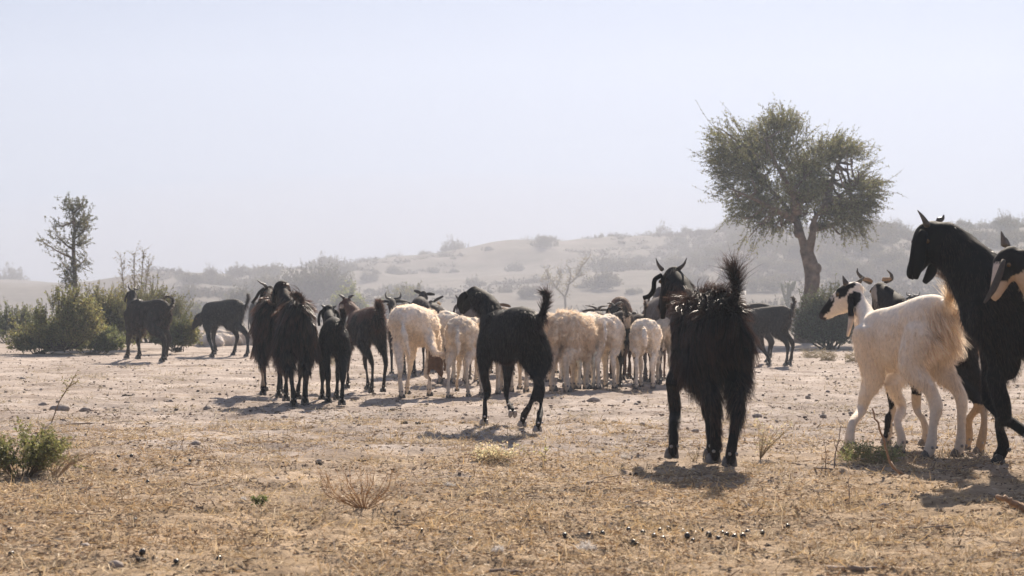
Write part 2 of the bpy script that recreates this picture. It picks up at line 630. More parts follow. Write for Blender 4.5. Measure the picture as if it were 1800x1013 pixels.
    if isinstance(ears, str):
        kind = ears
        ears = []
        for s in (1, -1):
            e0 = hp_(.02, .17 * s, .04)
            out = sd * s
            dn = np.array([0, 0, -1.0])
            if kind == 'droop':
                ears.append([e0, e0 + (out * .16 + dn * .06) * HL, e0 + (out * .26 + dn * .36) * HL, e0 + (out * .25 + dn * .72 + ax * .05) * HL, e0 + (out * .22 + dn * .98 + ax * .1) * HL])
            elif kind == 'side':
                ears.append([e0, e0 + (out * .2 + dn * -.02) * HL, e0 + (out * .45 + dn * .02) * HL, e0 + (out * .62 + dn * .08) * HL])
            elif kind == 'hang':
                ears.append([e0, e0 + (out * .13 + dn * .1) * HL, e0 + (out * .18 + dn * .35) * HL, e0 + (out * .16 + dn * .55) * HL])
        epts = [np.array(e) for e in ears]
    else:
        epts = [np.array([pl(*v) for v in e]) for e in ears]
    for e in epts:
        m = len(e)
        w = np.interp(np.linspace(0, 1, m), [0, .25, .6, .9, 1], [.028, .042, .046, .034, .016]) * H * ear_w
        rf = nrm(ax * .8 + upv * .2)
        nn_ = np.cross(e[-1] - e[0], rf)
        nn_ = nrm(nn_)
        # thin across nn_, wide across the head's own axis
        eb.tube(e, w * .85, np.full(m, .0075 + .004 * H), ref=nn_, seg=10, sub=3, cap=.2)
    Ve, Fe, _ = eb.arrays()
    ce = np.tile(np.asarray(color, float), (len(Ve), 1))
    if colfn is not None: ce = colfn(Ve, ce, dict(info, ear=True))
    Vall = np.vstack([V, Ve])
    Call = np.vstack([base, ce])
    Fall = [np.vstack([Q, Fe[0] + len(V)]), Fe[1] + len(V)]
    root = empty(name, O, th + math.pi / 2)
    tag(root, label, cat, group)
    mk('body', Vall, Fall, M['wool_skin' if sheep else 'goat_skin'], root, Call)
    # hooves with dew claws
    for k, (ft, fe, sgn) in hoofs.items():
        h = MB()
        dv = nrm(fe - ft)
        raised = ft[2] > .03
        fw = np.array([1.0, 0, 0])
        if hoofdir and k in hoofdir: fw = nrm(np.asarray(hoofdir[k], float))
        fw = nrm(fw - dv * (fw @ dv)) if raised else fw
        sv = np.cross(dv if raised else np.array([0, 0, 1.0]), fw)
        upz = dv if raised else np.array([0, 0, 1.0])
        r = .030 * H * leg
        b0 = ft.copy()
        if not raised: b0[2] = 0
        for s in (-1, 1):
            c0 = b0 + sv * s * r * .62
            h.tube([c0 + upz * .004 + fw * r * .5, c0 + upz * r * .8 + fw * r * .42, c0 + upz * r * 1.6 + fw * r * .1], [r * .62, r * .56, r * .40],
                   [r * 1.15, r * .95, r * .5], ref=fw, seg=10, sub=2, cap=.05, C=hoofcol)
            if dewclaw:
                pc = fe - dv * .020 * H
                h.ball(pc + sv * s * r * .55 - fw * r * .85, r * .30, 6, C=np.array(hoofcol) * 1.8 + .03, rings=4)
        h.build('hoof', M['hoof'], root)
    if horns:
        if horns == 'back':
            horns_l = [[hp_(.08, .09 * s, .2), hp_(-.02, .14 * s, .42), hp_(-.18, .2 * s, .55), hp_(-.3, .28 * s, .6)] for s in (1, -1)]
        elif horns == 'flat':
            horns_l = [[hp_(.08, .08 * s, .2), hp_(.05, .25 * s, .3), hp_(0.0, .48 * s, .30), hp_(-.1, .66 * s, .26)] for s in (1, -1)]
        elif horns == 'curve':
            horns_l = [[hp_(.08, .08 * s, .18), hp_(.05, .30 * s, .26), hp_(.0, .40 * s, .42), hp_(-.05, .34 * s, .62)] for s in (1, -1)]
        else:
            horns_l = [[pl(*v) for v in h] for h in horns]
        for hpnt in horns_l:
            h = MB()
            m = len(hpnt)
            h.tube(hpnt, np.interp(np.linspace(0, 1, m), [0, .3, 1], [.0155, .012, .0022]) * H / .75 * horn_w, ref=(.3, .8, .4), seg=9, sub=5)
            h.build('horn', M['horn'], root)
    if eyes:
        for s in (1, -1):
            e = MB()
            e.ball(hp_(.27, .195 * s * hr, .085), .048 * HL, 10)
            e.build('eye', M['eye'], root)

    # coat
    if coat in ('short', 'long', 'wool') and nhair:
        def ldef(p):
            z = p[:, 2] / H
            t = ((p - pk) @ ax) / HL
            dh = np.linalg.norm(p - pk - np.clip(t, 0, 1)[:, None] * ax * HL, axis=1) / HL
            onhead = (dh < .42) & (t > -.2)
            if coat == 'long':
                L = np.interp(z, [0, .05, .12, .30, .38, .48, .6, 1.2], [.010, .022, .02, .028, .075, .12, .15, .12])
                L = L * H / .75
            elif coat == 'short':
                L = np.interp(z, [0, .1, .3, .5, .8], [.008, .013, .018, .034, .036]) * H / .75 * fuzz
            else:
                L = np.interp(z, [0, .28, .38, .6], [.004, .010, wool_len * .8, wool_len])
            L = np.where(onhead, np.minimum(L, .010), L)
            if tailpts is not None and not sheep:
                dt = np.linalg.norm(p[:, None] - crom(tailpts, 2)[None], axis=2).min(1)
                L = np.where(dt < .05, .055 * H / .7 * (2.0 if coat == 'long' else 1.0), L)
            return L
        lf = (lambda p: hlen(p, ldef(p), info)) if hlen else ldef
        def wf(c):
            if sheep: return .3 + 30 * lf(c)
            return np.maximum(.35 + 8 * lf(c), (1.1 if coat == 'long' else .5) * (c[:, 2] < .55 * H))
        p, nn = surf_sample(V, Q, N, nhair, wf, rng)
        L = lf(p)
        z = p[:, 2] / H
        comb = np.tile(np.array([-.55, 0, -.75]), (len(p), 1))
        t = ((p - pk) @ ax) / HL
        neckm = (p[:, 0] > .34 * H * hx)
        comb[neckm] = np.array([-.3, 0, -.9])
        comb[z < .5] = np.array([-.15, 0, -1.0])
        dirs = comb + nn * (.24 if coat == 'long' else .55)
        if sheep: dirs = nn * .75 + np.array([-.15, 0, -.45]) + rng.normal(0, .3, p.shape)
        if tailpts is not None and not sheep:
            tp = crom(tailpts, 2)
            D2 = np.linalg.norm(p[:, None] - tp[None], axis=2)
            i = D2.argmin(1)
            tg = nrm(np.gradient(tp, axis=0))[i]
            m = (D2.min(1) < .05) & (i > 1)
            dirs[m] = tg[m] * 1.1 + nn[m] * .65
        if coat == 'long':
            wv = vnoise(p * 6.5, seed + 2)[:, None]
            dirs = dirs + np.array([[0, 1.0, .1]]) * wv * .5 + np.array([[1.0, 0, 0]]) * vnoise(p * 6, seed + 8)[:, None] * .35
            L = L * (1 + .35 * vnoise(p * 9, seed + 3))
        if combfn: dirs = combfn(p, nn, dirs, info)
        cc = np.tile(np.asarray(color, float), (len(p), 1))
        if colfn is not None: cc = colfn(p, cc, info)
        if coat == 'wool':
            strands('wool', p, dirs, nn, L, np.maximum(.0030, .00022 * Dr), M['wool'], root, cc * 1.05, segs=3, droop=.35, curl=.6, clump=.92, rng=rng, spread=.35, gper=13)
        else:
            pale = cc.mean(1) > .15
            lum = cc.mean(1, keepdims=True)
            tc = np.where(lum > .12, cc * 1.1, np.asarray(tip, float))  # brown tips on dark hair paint in the glow of backlit edges
            wd = np.where(L > .05, hair_w * 1.4, hair_w) * max(1, Dr / 11)
            for msk, nm_, mt in ((~pale, 'hair', 'goat_hair'), (pale, 'pale_hair', 'pale_hair')):
                if msk.sum() > 5:
                    strands(nm_, p[msk], dirs[msk], nn[msk], L[msk], wd[msk], M[mt], root, cc[msk], segs=5 if coat == 'long' else 3,
                            droop=1.0 if coat == 'long' else .3, curl=.10 if coat == 'long' else 0, clump=(.78 if coat == 'long' else .3) if clump is None else clump, gper=34 if coat == 'long' else 16, tipcol=tc[msk], rng=rng,
                            spread=.17 if coat == 'long' else .18)
    if tailpts is not None and not sheep and nhair:
        fl = fluff or (.028, .055, 1.0)
        tq = crom(tailpts, 6)[3:]
        nT = int((900 if Dr < 15 else 350) * fl[2])
        k = rng.integers(0, len(tq), nT)
        tg = nrm(np.gradient(tq, axis=0))[k]
        rd = rng.normal(0, 1, (nT, 3))
        rd = nrm(rd - tg * (rd * tg).sum(1, keepdims=True))
        LL = rng.uniform(fl[0], fl[1], nT) * (1 - .3 * k / len(tq))
        cc = np.tile(np.asarray(color, float), (nT, 1))
        if colfn is not None: cc = colfn(tq[k], cc, info)
        pale = cc.mean() > .15
        strands('tail_hair', tq[k] + rd * .012 * tail_r, tg * .9 + rd * rng.uniform(.2, 1.0, (nT, 1)) * (fl[3] if len(fl) > 3 else .8) + rng.normal(0, .18, (nT, 3)), rd, LL, hair_w * max(1, Dr / 11) * 1.1, M['pale_hair' if pale else 'goat_hair'], root, cc,
                segs=6, droop=.35, curl=.10, clump=.72, tipcol=cc if pale else np.asarray(tip, float), rng=rng, spread=.25, gper=12)
    return root, info
# ------------------------------------------------------------------ the herd
BLK = (.0065, .0055, .006)
WOOL = (.76, .67, .56)
HAIRY = 'black goats of the herd'
SHEEPG = 'sheep of the herd'


def sstep(x, a, b):
    t = np.clip((x - a) / (b - a), 0, 1)
    return t * t * (3 - 2 * t)


def mixc(a, b, m):
    return a * (1 - m[:, None]) + np.asarray(b, float) * m[:, None]


def headt(V, i):
    """coordinates in the head's own frame: along, side, up (head lengths)"""
    d = (V - i['pk']) / i['HL']
    return d @ i['ax'], d @ i['sd'], d @ i['up']


# --- long-haired black goat nearest the camera
def near_len(p, L, i):
    H = i['H']
    z = p[:, 2] / H
    L2 = np.interp(z, [0, .06, .14, .28, .40, .55, .8], [.012, .03, .040, .062, .085, .13, .12])
    L2[p[:, 0] > .2 * H] *= .6
    L2[p[:, 0] > .42 * H] *= .45
    fore = (p[:, 0] > .1 * H) & (z < .5)
    L2[fore] = np.minimum(L2[fore], .040)
    L2[(p[:, 0] < -.05 * H) & (z > .86)] = .07
    t, s, u = headt(p, i)
    L2[(t > -.1) & (np.abs(s) < .4) & (np.abs(u) < .5)] = .012
    dt = np.linalg.norm(p[:, None] - crom(i['tail'], 2)[None], axis=2).min(1)
    L2[dt < .05] = .045
    L2[(p[:, 0] > .25 * H) & (z > .5)] = .040
    L2[(t < -.05) & (t > -1.2) & (p[:, 0] > .36 * H)] = .055
    return L2


def near_comb(p, nn, dirs, i):
    H = i['H']
    rng = np.random.default_rng(5)
    w = vnoise(p * 7, 3)[:, None] * .55
    dirs = dirs + np.array([[.0, 1.0, .15]]) * w + np.array([[1.0, 0, 0]]) * vnoise(p * 6, 8)[:, None] * .35
    top = (p[:, 2] > .84 * H) & (p[:, 0] < .1 * H)
    dirs[top] = nn[top] * .5 + np.array([-.7, 0, .25]) + rng.normal(0, .3, (top.sum(), 3))
    tp = crom(i['tail'], 2)
    D2 = np.linalg.norm(p[:, None] - tp[None], axis=2)
    tg = nrm(np.gradient(tp, axis=0))[D2.argmin(1)]
    m = (D2.min(1) < .05)
    dirs[m] = tg[m] * 1.1 + nn[m] * .75 + rng.normal(0, .3, (m.sum(), 3))
    return dirs


animal('goat', 'large shaggy black goat with upright tail tuft, nearest of the black goats seen from behind', 'goat', HAIRY,
       (1276, 818), 13, .745, (1183, 484, .72), (1160, 546, .86), coat='long',
       feet={'FL': (1182, 807), 'FR': (1250, 806), 'HL': (1256, 816), 'HR': (1284, 821)},
       joints={('FL', 3): (1188, 722, .5), ('FL', 1): (1198, 648, .5), ('FL', 0): (1212, 580, .48)},
       horns=[[(1164, 474, .76), (1157, 465, .76), (1153, 454, .76)], [(1194, 472, .70), (1202, 465, .70), (1207, 454, .70)]],
       ears=[[(1163, 484, .74), (1151, 492, .74), (1149, 508, .74), (1142, 520, .74), (1131, 524, .74)], [(1176, 500, .64), (1168, 520, .66), (1166, 540, .7), (1165, 560, .72)]],
       neck_mid=(1208, 534, .54), tail=[(1290, 526, -.02), (1294, 508, -.07), (1292, 490, -.09), (1288, 474, -.08)], headlen=.27, combfn=near_comb,
       nhair=36000, hlen=near_len, hair_w=.0020, color=BLK, tip=(.055, .028, .019), neck_r=1.15, fat=.82, horn_w=.72, clump=.6, tail_r=.95, fluff=(.05, .17, .9, .5), seed=1, leg=1.15, lump=.006, hoofcol=(.14, .13, .12))

# --- smooth black goat in mid stride
animal('goat', 'sleek black goat in mid stride with curled tail and one forefoot lifted', 'goat', HAIRY,
       (934, 756), 27, .675, (833, 514, .62), (812, 547, .74), coat='short',
       feet={'FL': (852, 748), 'FR': (902, 726, .34), 'HL': (946, 760), 'HR': (919, 751)},
       joints={('FL', 3): (857, 690, .46), ('FR', 1): (893, 632, .46), ('FR', 2): (892, 664, .50), ('FR', 3): (890, 690, .52), ('FR', 4): (892, 702, .50), ('FR', 5): (896, 714, .44),
               ('HL', 1): (928, 632, .10), ('HL', 2): (944, 664, .02), ('HL', 3): (953, 683, 0), ('HL', 4): (951, 712, 0),
               ('HR', 1): (956, 630, .10), ('HR', 2): (950, 664, .04), ('HR', 3): (942, 684, .02), ('HR', 4): (932, 712, .04)},
       hoofdir={'FR': (.2, 0, -1)},
       ears=[[(820, 516, .54), (812, 524, .56), (808, 536, .6), (812, 550, .62)], [(846, 520, .72), (838, 530, .76), (834, 545, .78)]],
       neck_mid=(862, 545, .46), neck_r=1.28, fat=.84, fuzz=1.1, lump=.006, tail_r=1.2, fluff=(.015, .028, .9), headlen=.27,
       tail=[(950, 562, -.02), (956, 546, -.05), (961, 529, -.06), (961, 517, -.06), (953, 514, -.06)],
       nhair=26000, hair_w=.0020, color=BLK, tip=(.05, .026, .02), seed=2, hoofcol=(.30, .27, .25))


# --- white goat with a black face
def white_col(V, c, i):
    n = vnoise(V * 20, 4) * .06
    out = np.tile(np.array([.90, .79, .66]), (len(V), 1))
    H = i['H']
    # cream on the back of the thighs, tail and lower legs
    bk = sstep(-V[:, 0] / H, .36, .50)
    out = mixc(out, (.97, .76, .46), bk * .7)
    out = mixc(out, (.74, .62, .49), sstep(-V[:, 2] / H, -.42, -.2) * .6)
    sp = (vnoise(V * 16, 12) > .35) & (bk > .6) & (V[:, 2] > .5 * H)
    out[sp] = (.16, .10, .06)
    t, s, u = headt(V, i)
    hd = (t > -.35) & (np.abs(s) < .5) & (np.abs(u) < .6)
    if i.get('ear'):
        out[:] = (.72, .60, .50)
        w = i['pl'](1497, 556, .6)[2]
        out[V[:, 2] > w] = (.014, .012, .012)
        return out
    near = s > .02
    m1 = hd & near & (((t - .17) / .17) ** 2 + ((u - .10 + n * 2) / .14) ** 2 < 1)
    m1b = hd & near & (t > -.16) & (t < .12) & (np.abs(u - .08 + n) < .05)
    m2 = hd & (t > .42) & (u > -.04 - .12 * (t - .42) + n * 2) & (u < .22)
    m3 = hd & near & (((t - .02) / .19) ** 2 + ((u + .25) / .17) ** 2 < 1)
    out[m1 | m1b | m2 | m3] = (.014, .012, .012)
    spk = hd & (t > .4) & (vnoise(V * 130, 5) > .42) & (u > .02)
    out[spk] = (.5, .45, .4)
    out[hd & (t > .86) & (u < .0)] = (.05, .04, .04)
    return out


WSP = [(-.475, .845, .060, .075), (-.42, .862, .115, .125), (-.30, .850, .140, .160), (-.12, .785, .160, .185),
       (.08, .735, .160, .195), (.24, .720, .140, .190), (.34, .695, .110, .160), (.41, .665, .066, .105)]


def white_len(p, L, i):
    H = i['H']
    z = p[:, 2] / H
    L2 = L.copy()
    thigh = sstep(-p[:, 0] / H, .26, .44) * sstep(z, .40, .52) * (z < .97)
    L2 = L2 + thigh * .10
    dt = np.linalg.norm(p[:, None] - crom(i['tail'], 2)[None], axis=2).min(1)
    L2[dt < .045] = .04
    return L2


animal('goat', 'white goat with black patches on its face and long cream hair on its tail', 'goat', 'goats standing at the right of the herd',
       (1660, 807), 34, .71, (1499, 510, .56), (1437, 556, .66), coat='short',
       feet={'FL': (1491, 800), 'FR': (1583, 798), 'HL': (1634, 808), 'HR': (1686, 805)},
       joints={('FL', 3): (1514, 722, .38), ('FL', 1): (1534, 664, .34), ('FL', 2): (1521, 696, .36), ('FR', 3): (1585, 716, .45), ('FR', 1): (1578, 660, .45),
               ('HL', 3): (1646, 713, -.04), ('HR', 3): (1690, 702, .04)},
       horns=[[(1487, 499, .50), (1484, 492, .50), (1481.5, 485, .50)], [(1508, 498, .62), (1513, 493, .62), (1517, 488, .62)]],
       ears=[[(1496, 526, .50), (1495, 542, .48), (1496, 562, .48), (1490, 591, .48)], [(1506, 530, .68), (1505, 550, .68), (1506, 572, .66), (1509, 593, .66)]],
       neck_mid=(1520, 552, .46), neck_r=.80, neck_z=.765, headlen=.295, fat=.76, len_x=.80, depth=1.0, spine=WSP, fluff=(.08, .19, 1.6, .9),
       tail=[(1662, 536, -.03), (1671, 520, -.09), (1677, 503, -.09), (1674, 490, -.08)],
       ear_w=.52, nhair=26000, hlen=white_len, hair_w=.0020, color=(.7, .62, .54), colfn=white_col, seed=3, hoofcol=(.14, .12, .10), leg=1.12, clump=.6)

# --- big black buck
animal('goat', 'tall smooth black buck with long hanging ears and roman nose, largest at the frame edge', 'goat', 'goats standing at the right of the herd',
       (2010, 834), 66, .87, (1634, 408, .44), (1598, 480, .40), coat='short', rearD=7.05,
       feet={'FL': (1760, 818), 'FR': (1822, 768, .22)},
       joints={('FL', 3): (1766, 731, .28), ('FL', 1): (1766, 640, .28), ('FR', 1): (1752, 640, .42), ('FR', 2): (1742, 680, .42), ('FR', 3): (1740, 708, .42), ('FR', 4): (1766, 735, .36), ('FR', 5): (1800, 758, .28)},
       hoofdir={'FR': (.2, 0, -1)},
       horns=[[(1630, 396, .36), (1622, 382, .36), (1613, 370, .36)], [(1650, 388, .52), (1657, 384, .52), (1659, 378, .52)]],
       ears=[[(1624, 408, .34), (1617, 430, .32), (1614, 462, .32), (1609, 490, .32)], [(1646, 420, .50), (1644, 455, .52), (1636, 480, .52), (1625, 497, .52)]],
       neck_mid=(1694, 454, .36), neck_r=1.38, fuzz=.95, lump=.007, headlen=.245, up=None, headr=1.15, leg=1.05,
       nhair=30000, hair_w=.0018, color=(.006, .0055, .006), tip=(.06, .035, .025), clump=.12, horn_w=.8, seed=4, hoofcol=(.03, .028, .027))


# --- black and white head coming in at the frame edge
def piebald(V, c, i):
    out = np.tile(np.array([.012, .011, .011]), (len(V), 1))
    t, s, u = headt(V, i)
    if i.get('ear'):
        out[:] = (.07, .058, .05)
        tt = i['pl'](1763, 463, .1)
        return out
    hd = (t > -.2) & (np.abs(s) < .5)
    out[hd & (u > .10) & (t > .30) & (np.abs(s) < .09)] = (.6, .52, .45)
    out[hd & (u < -.13) & (t > .05)] = (.55, .42, .30)
    th = (V[:, 2] < i['pk'][2] - .55 * i['HL']) & (V[:, 0] > .3 * i['H'])
    out[th & (V[:, 2] > .6 * i['H'])] = (.55, .42, .30)
    return out


animal('goat', 'black goat with white-striped muzzle and pale jaw, head overlapping the tall buck', 'goat', 'goats standing at the right of the herd',
       (2120, 834), 76, .73, (1774, 450, .18), (1744, 520, .14), coat='short', rearD=6.9,
       horns=[[(1766, 430, .12), (1763, 418, .12), (1760, 407, .12)], [(1770, 432, .30), (1769, 424, .30), (1768, 418, .30)]],
       ears=[[(1764, 458, .08), (1757, 482, .05), (1746, 508, .03), (1731, 532, .02)], [(1784, 458, .3), (1790, 480, .3), (1796, 520, .3), (1797, 540, .3)]],
       ear_w=.5, neck_mid=(1812, 478, .14), neck_r=1.15, headlen=.255, headr=1.1,
       nhair=9000, hair_w=.0018, color=(.012, .011, .011), colfn=piebald, tip=(.03, .02, .015), seed=5)


# --- black goat behind the white one
def socks(V, c, i):
    out = np.tile(np.array([.012, .010, .010]), (len(V), 1))
    H = i['H']
    n = vnoise(V * 22, 8) * .03
    lo = V[:, 2] / H < .33 + n
    out[lo & (V[:, 0] < 0)] = (.46, .33, .21)
    out[lo & (V[:, 0] > 0) & (V[:, 1] < -.02)] = (.55, .45, .35)
    sp = (vnoise(V * 13, 6) > .55) & (V[:, 0] < -.3 * H) & (V[:, 2] > .5 * H)
    out[sp] = (.32, .2, .12)
    if i.get('ear'): out[:] = (.34, .24, .16)
    t, s, u = headt(V, i)
    out[(np.abs(t - .05) < .25) & (s > .14) & (u < .05) & (u > -.5)] = (.30, .27, .24)
    return out


animal('goat', 'horned black goat with tan lower legs, walking behind the white goat', 'goat', 'goats standing at the right of the herd',
       (1712, 796), 33, .70, (1548, 508, .66), (1536, 548, .86), coat='short',
       feet={'FL': (1560, 781), 'FR': (1626, 785), 'HL': (1700, 793), 'HR': (1723, 799)},
       joints={('FL', 3): (1572, 730, .5), ('FR', 1): (1600, 655, .45), ('FR', 3): (1611, 718, .46), ('HL', 1): (1700, 645, .1), ('HL', 3): (1720, 708, -.02), ('HR', 3): (1727, 710, 0)},
       horns=[[(1530, 496, .7), (1516, 489, .7), (1508, 480, .7), (1507, 472, .7)], [(1557, 494, .6), (1567, 490, .6), (1566, 482, .6), (1559, 475, .6)]],
       ears=[[(1532, 496, .7), (1524, 492, .7), (1517, 491, .7)], [(1552, 491, .6), (1560, 492, .6), (1567, 490, .6)]],
       neck_mid=(1580, 545, .44), neck_r=1.1, headlen=.27,
       nhair=11000, hair_w=.0018, color=BLK, colfn=socks, tip=(.035, .02, .014), tail='up', seed=6, hoofcol=(.2, .17, .14))

animal('goat', 'small far goat of which just the horned head shows over the white goat', 'goat', 'goats standing at the right of the herd',
       (1628, 631), 25, .74, (1604, 524, .6), (1597, 534, .75), coat='short', horns=[[(1600, 520, .6), (1595, 519, .6), (1593, 514, .6)], [(1607, 520, .6), (1615, 519, .6), (1617, 513, .6)]],
       nhair=1500, color=(.03, .026, .026), tip=(.04, .03, .025), tail='low', seed=7)


# --- shaggy pair on the left
def pair_len(p, L, i):
    H = i['H']
    z = p[:, 2] / H
    L2 = np.interp(z, [0, .1, .22, .34, .42, .5, .65, .85], [.008, .012, .022, .07, .11, .13, .14, .12]) * H / .72
    L2[p[:, 0] > .42 * H] *= .4
    t, s, u = headt(p, i)
    L2[(t > -.1) & (np.abs(s) < .4) & (np.abs(u) < .5)] = .012
    dt = np.linalg.norm(p[:, None] - crom(i['tail'], 2)[None], axis=2).min(1)
    L2[dt < .045] = .11
    return L2


animal('goat', 'shaggy black goat with brown rim-lit skirt of hair, nearer one of the shaggy pair', 'goat', HAIRY,
       (522, 714), 8, .715, (496, 505, .74), (492, 538, .92), coat='long',
       feet={'FL': (503, 706), 'FR': (524, 703), 'HL': (516, 716), 'HR': (536, 713)},
       ears=[[(485, 508, .74), (481, 514, .72), (480, 523, .72), (481, 532, .72)], [(507, 508, .74), (510, 515, .74), (510, 525, .74)]],
       neck_mid=(506, 535, .56), headlen=.29,
       tail=[(531, 540, -.02), (530, 528, -.06), (524, 520, -.05), (516, 517, .0)],
       nhair=17000, hlen=pair_len, hair_w=.0030, color=(.008, .0065, .0065), tip=(.075, .038, .026), headr=1.35, seed=8, leg=1.1, lump=.006, hoofcol=(.09, .08, .07))


def one_sock(V, c, i):
    out = np.tile(np.array([.014, .011, .010]), (len(V), 1))
    z = V[:, 2] / i['H']
    out[(z > .10) & (z < .30 + vnoise(V * 20, 2) * .03) & (V[:, 1] > .02) & (V[:, 0] < 0)] = (.42, .34, .26)
    return out


animal('goat', 'shaggy black goat with one pale shank, farther of the shaggy pair', 'goat', HAIRY,
       (476, 698), 6, .735, (473, 510, .76), (456, 532, .86), coat='long',
       feet={'HL': (462, 696), 'HR': (490, 700), 'FL': (466, 688)},
       horns=[[(470, 507, .76), (465, 501, .74), (459, 498, .74), (452, 493, .74)]],
       ears=[[(464, 507, .74), (456, 514, .74), (450, 524, .74), (443, 533, .74)], [(480, 508, .8), (484, 520, .8), (484, 530, .8)]],
       neck_mid=(474, 535, .56), headlen=.28,
       nhair=13000, hlen=pair_len, hair_w=.0030, color=(.008, .0065, .0065), tip=(.08, .04, .028), colfn=one_sock, tail=[(482, 540, -.02), (484, 528, -.05), (482, 518, -.05)], seed=9, lump=.006)

animal('goat', 'small black goat walking beside the shaggy pair, thin dust at its feet', 'goat', HAIRY,
       (589, 712), 9, .60, (578, 546, .60), (574, 574, .74), coat='short',
       feet={'FL': (566, 705), 'FR': (592, 704), 'HL': (577, 711), 'HR': (601, 713)},
       ears='hang', horns=[[(571, 541, .6), (567, 538, .6), (564, 537, .6)], [(585, 541, .6), (589, 539, .6), (591, 537, .6)]],
       headlen=.33, headr=1.2, nhair=9000, hair_w=.0022, color=BLK, tip=(.05, .028, .02), leg=1.25, fat=.9, neck_mid=(580, 566, .42),
       tail=[(600, 572, -.02), (603, 560, -.04), (603, 550, -.04), (602, 544, -.04)], tail_r=1.3, fluff=(.02, .032, 1.5), seed=10)


def rusty(V, c, i):
    out = np.tile(np.array([.016, .012, .011]), (len(V), 1))
    z = V[:, 2] / i['H']
    out = mixc(out, (.085, .038, .026), sstep(z + vnoise(V * 9, 3) * .15, .74, .9) * (V[:, 0] > -.4 * i['H']))
    t, s, u = headt(V, i)
    out[(t > .0) & (t < .45) & (s > .10) & (u < .14) & (np.abs(u) < .5)] = (.5, .45, .42)
    lo = (z > .08) & (z < .26) & (V[:, 0] > 0) & (V[:, 1] > 0)
    out[lo] = (.42, .33, .22)
    return out


animal('goat', 'rusty-backed black goat with white cheek and bushy upright tail, beside the scratching sheep', 'goat', HAIRY,
       (664, 691), 27, .665, (610, 532, .62), (602, 556, .74), coat='short',
       feet={'FL': (611, 683), 'FR': (646, 686), 'HL': (653, 692), 'HR': (674, 690)},
       horns=[[(604, 524, .62), (599, 520, .62), (595, 518, .62)], [(614, 523, .62), (619, 520, .62), (623, 519, .62)]], ears='hang',
       neck_mid=(626, 552, .42), headlen=.30, headr=1.1, nhair=9000, hair_w=.0024, color=BLK, colfn=rusty, tip=(.10, .05, .035), fat=.9,
       tail=[(664, 566, -.02), (668, 552, -.05), (667, 542, -.05), (665, 532, -.05)], tail_r=1.4, fluff=(.04, .065, 2.0), hlen=lambda p, L, i: np.where(L > .05, .065, L * 1.25), seed=11)

animal('goat', 'dark goat with upswept horns looking over the back of the scratching sheep', 'goat', 'dark goats among the sheep',
       (716, 663), 14, .70, (690, 531, .68), (688, 552, .55), coat='short',
       horns=[[(686, 526, .7), (680, 524, .7), (677.5, 519, .7), (679, 513, .7)], [(694, 526, .7), (702, 524, .7), (704.5, 519, .7), (703, 513, .7)]], ears='side',
       nhair=3500, color=(.03, .022, .02), tip=(.06, .04, .03), tail='low', seed=12)
animal('goat', 'dark goat with both ears held straight out, head raised above the sheep', 'goat', 'dark goats among the sheep',
       (738, 659), 2, .76, (744, 519, .74), (742, 540, .86), coat='short',
       ears=[[(739, 515, .74), (734, 513, .74), (728, 511, .74)], [(749, 517, .74), (756, 517, .74), (764, 518, .74)]], horns=None,
       nhair=3500, color=(.035, .027, .026), tip=(.06, .045, .04), tail='low', seed=13)
animal('goat', 'dark goat with one ear pricked up, between the out-eared goat and the pale tail', 'goat', 'dark goats among the sheep',
       (757, 655), -8, .70, (758, 534, .6), (754, 552, .7), coat='short',
       ears=[[(762, 531, .6), (769, 526, .6), (779, 521, .6)], [(752, 534, .6), (748, 542, .6), (747, 549, .6)]],
       nhair=3000, color=(.04, .03, .027), tip=(.07, .05, .04), tail='low', seed=14)
animal('goat', 'pale goat of which the fluffy raised tail shows above the sheep', 'goat', 'dark goats among the sheep',
       (774, 650), 5, .60, (772, 562, .5), (770, 574, .6), coat='short', color=(.45, .36, .26), tail=[(771, 558, 0), (772, 548, -.02), (772, 538, -.02), (771, 533, -.02)],
       nhair=2500, hlen=lambda p, L, i: np.where(L > .04, .07, L), seed=15)
animal('goat', 'grey-eared goat half hidden behind the head of the striding goat', 'goat', 'dark goats among the sheep',
       (838, 668), 20, .68, (810, 534, .6), (806, 556, .7), coat='short',
       horns=[[(806, 527, .6), (803, 522, .6), (800, 518, .6)]],
       ears=[[(806, 534, .55), (800, 540, .55), (797, 552, .55)], [(816, 534, .62), (817, 545, .62), (816, 555, .62)]],
       nhair=3000, color=(.13, .11, .10), tip=(.16, .13, .11), tail='low', seed=16)
animal('goat', 'brown goat whose ear tips show above the neck of the striding goat', 'goat', 'dark goats among the sheep',
       (890, 660), 12, .66, (870, 537, .6), (866, 556, .7), coat='short', ears='side', nhair=2500, color=(.11, .065, .04), tip=(.16, .10, .06), tail='low', seed=17)


# --- sheep
def wool_c(a=1.0, b=0.0):
    c = np.minimum(np.array([.90 - b * .05, .79 - b * .09, .66 - b * .12]) * a, .95)

    def fn(V, cc, i):
        z = V[:, 2] / i['H']
        out = np.tile(c, (len(V), 1))
        out = out * (1 + vnoise(V * 6, 3) * .10)[:, None]
        out = mixc(out, np.array([.72, .59, .45]) * a, sstep(-z, -.42, -.15) * .55)
        t, s, u = headt(V, i)
        out[(t > .2) & (t < 1.3) & (np.abs(s) < .35) & (np.abs(u) < .4)] = np.array([.22, .14, .085])
        return out
    return fn


def scratch_col(V, cc, i):
    out = wool_c(1.0, .2)(V, cc, i)
    t, s, u = headt(V, i)
    out[(t > .0) & (t < 1.25) & (np.abs(s) < .32) & (np.abs(u) < .38) & (V[:, 2] > .12)] = (.17, .10, .06)
    return out


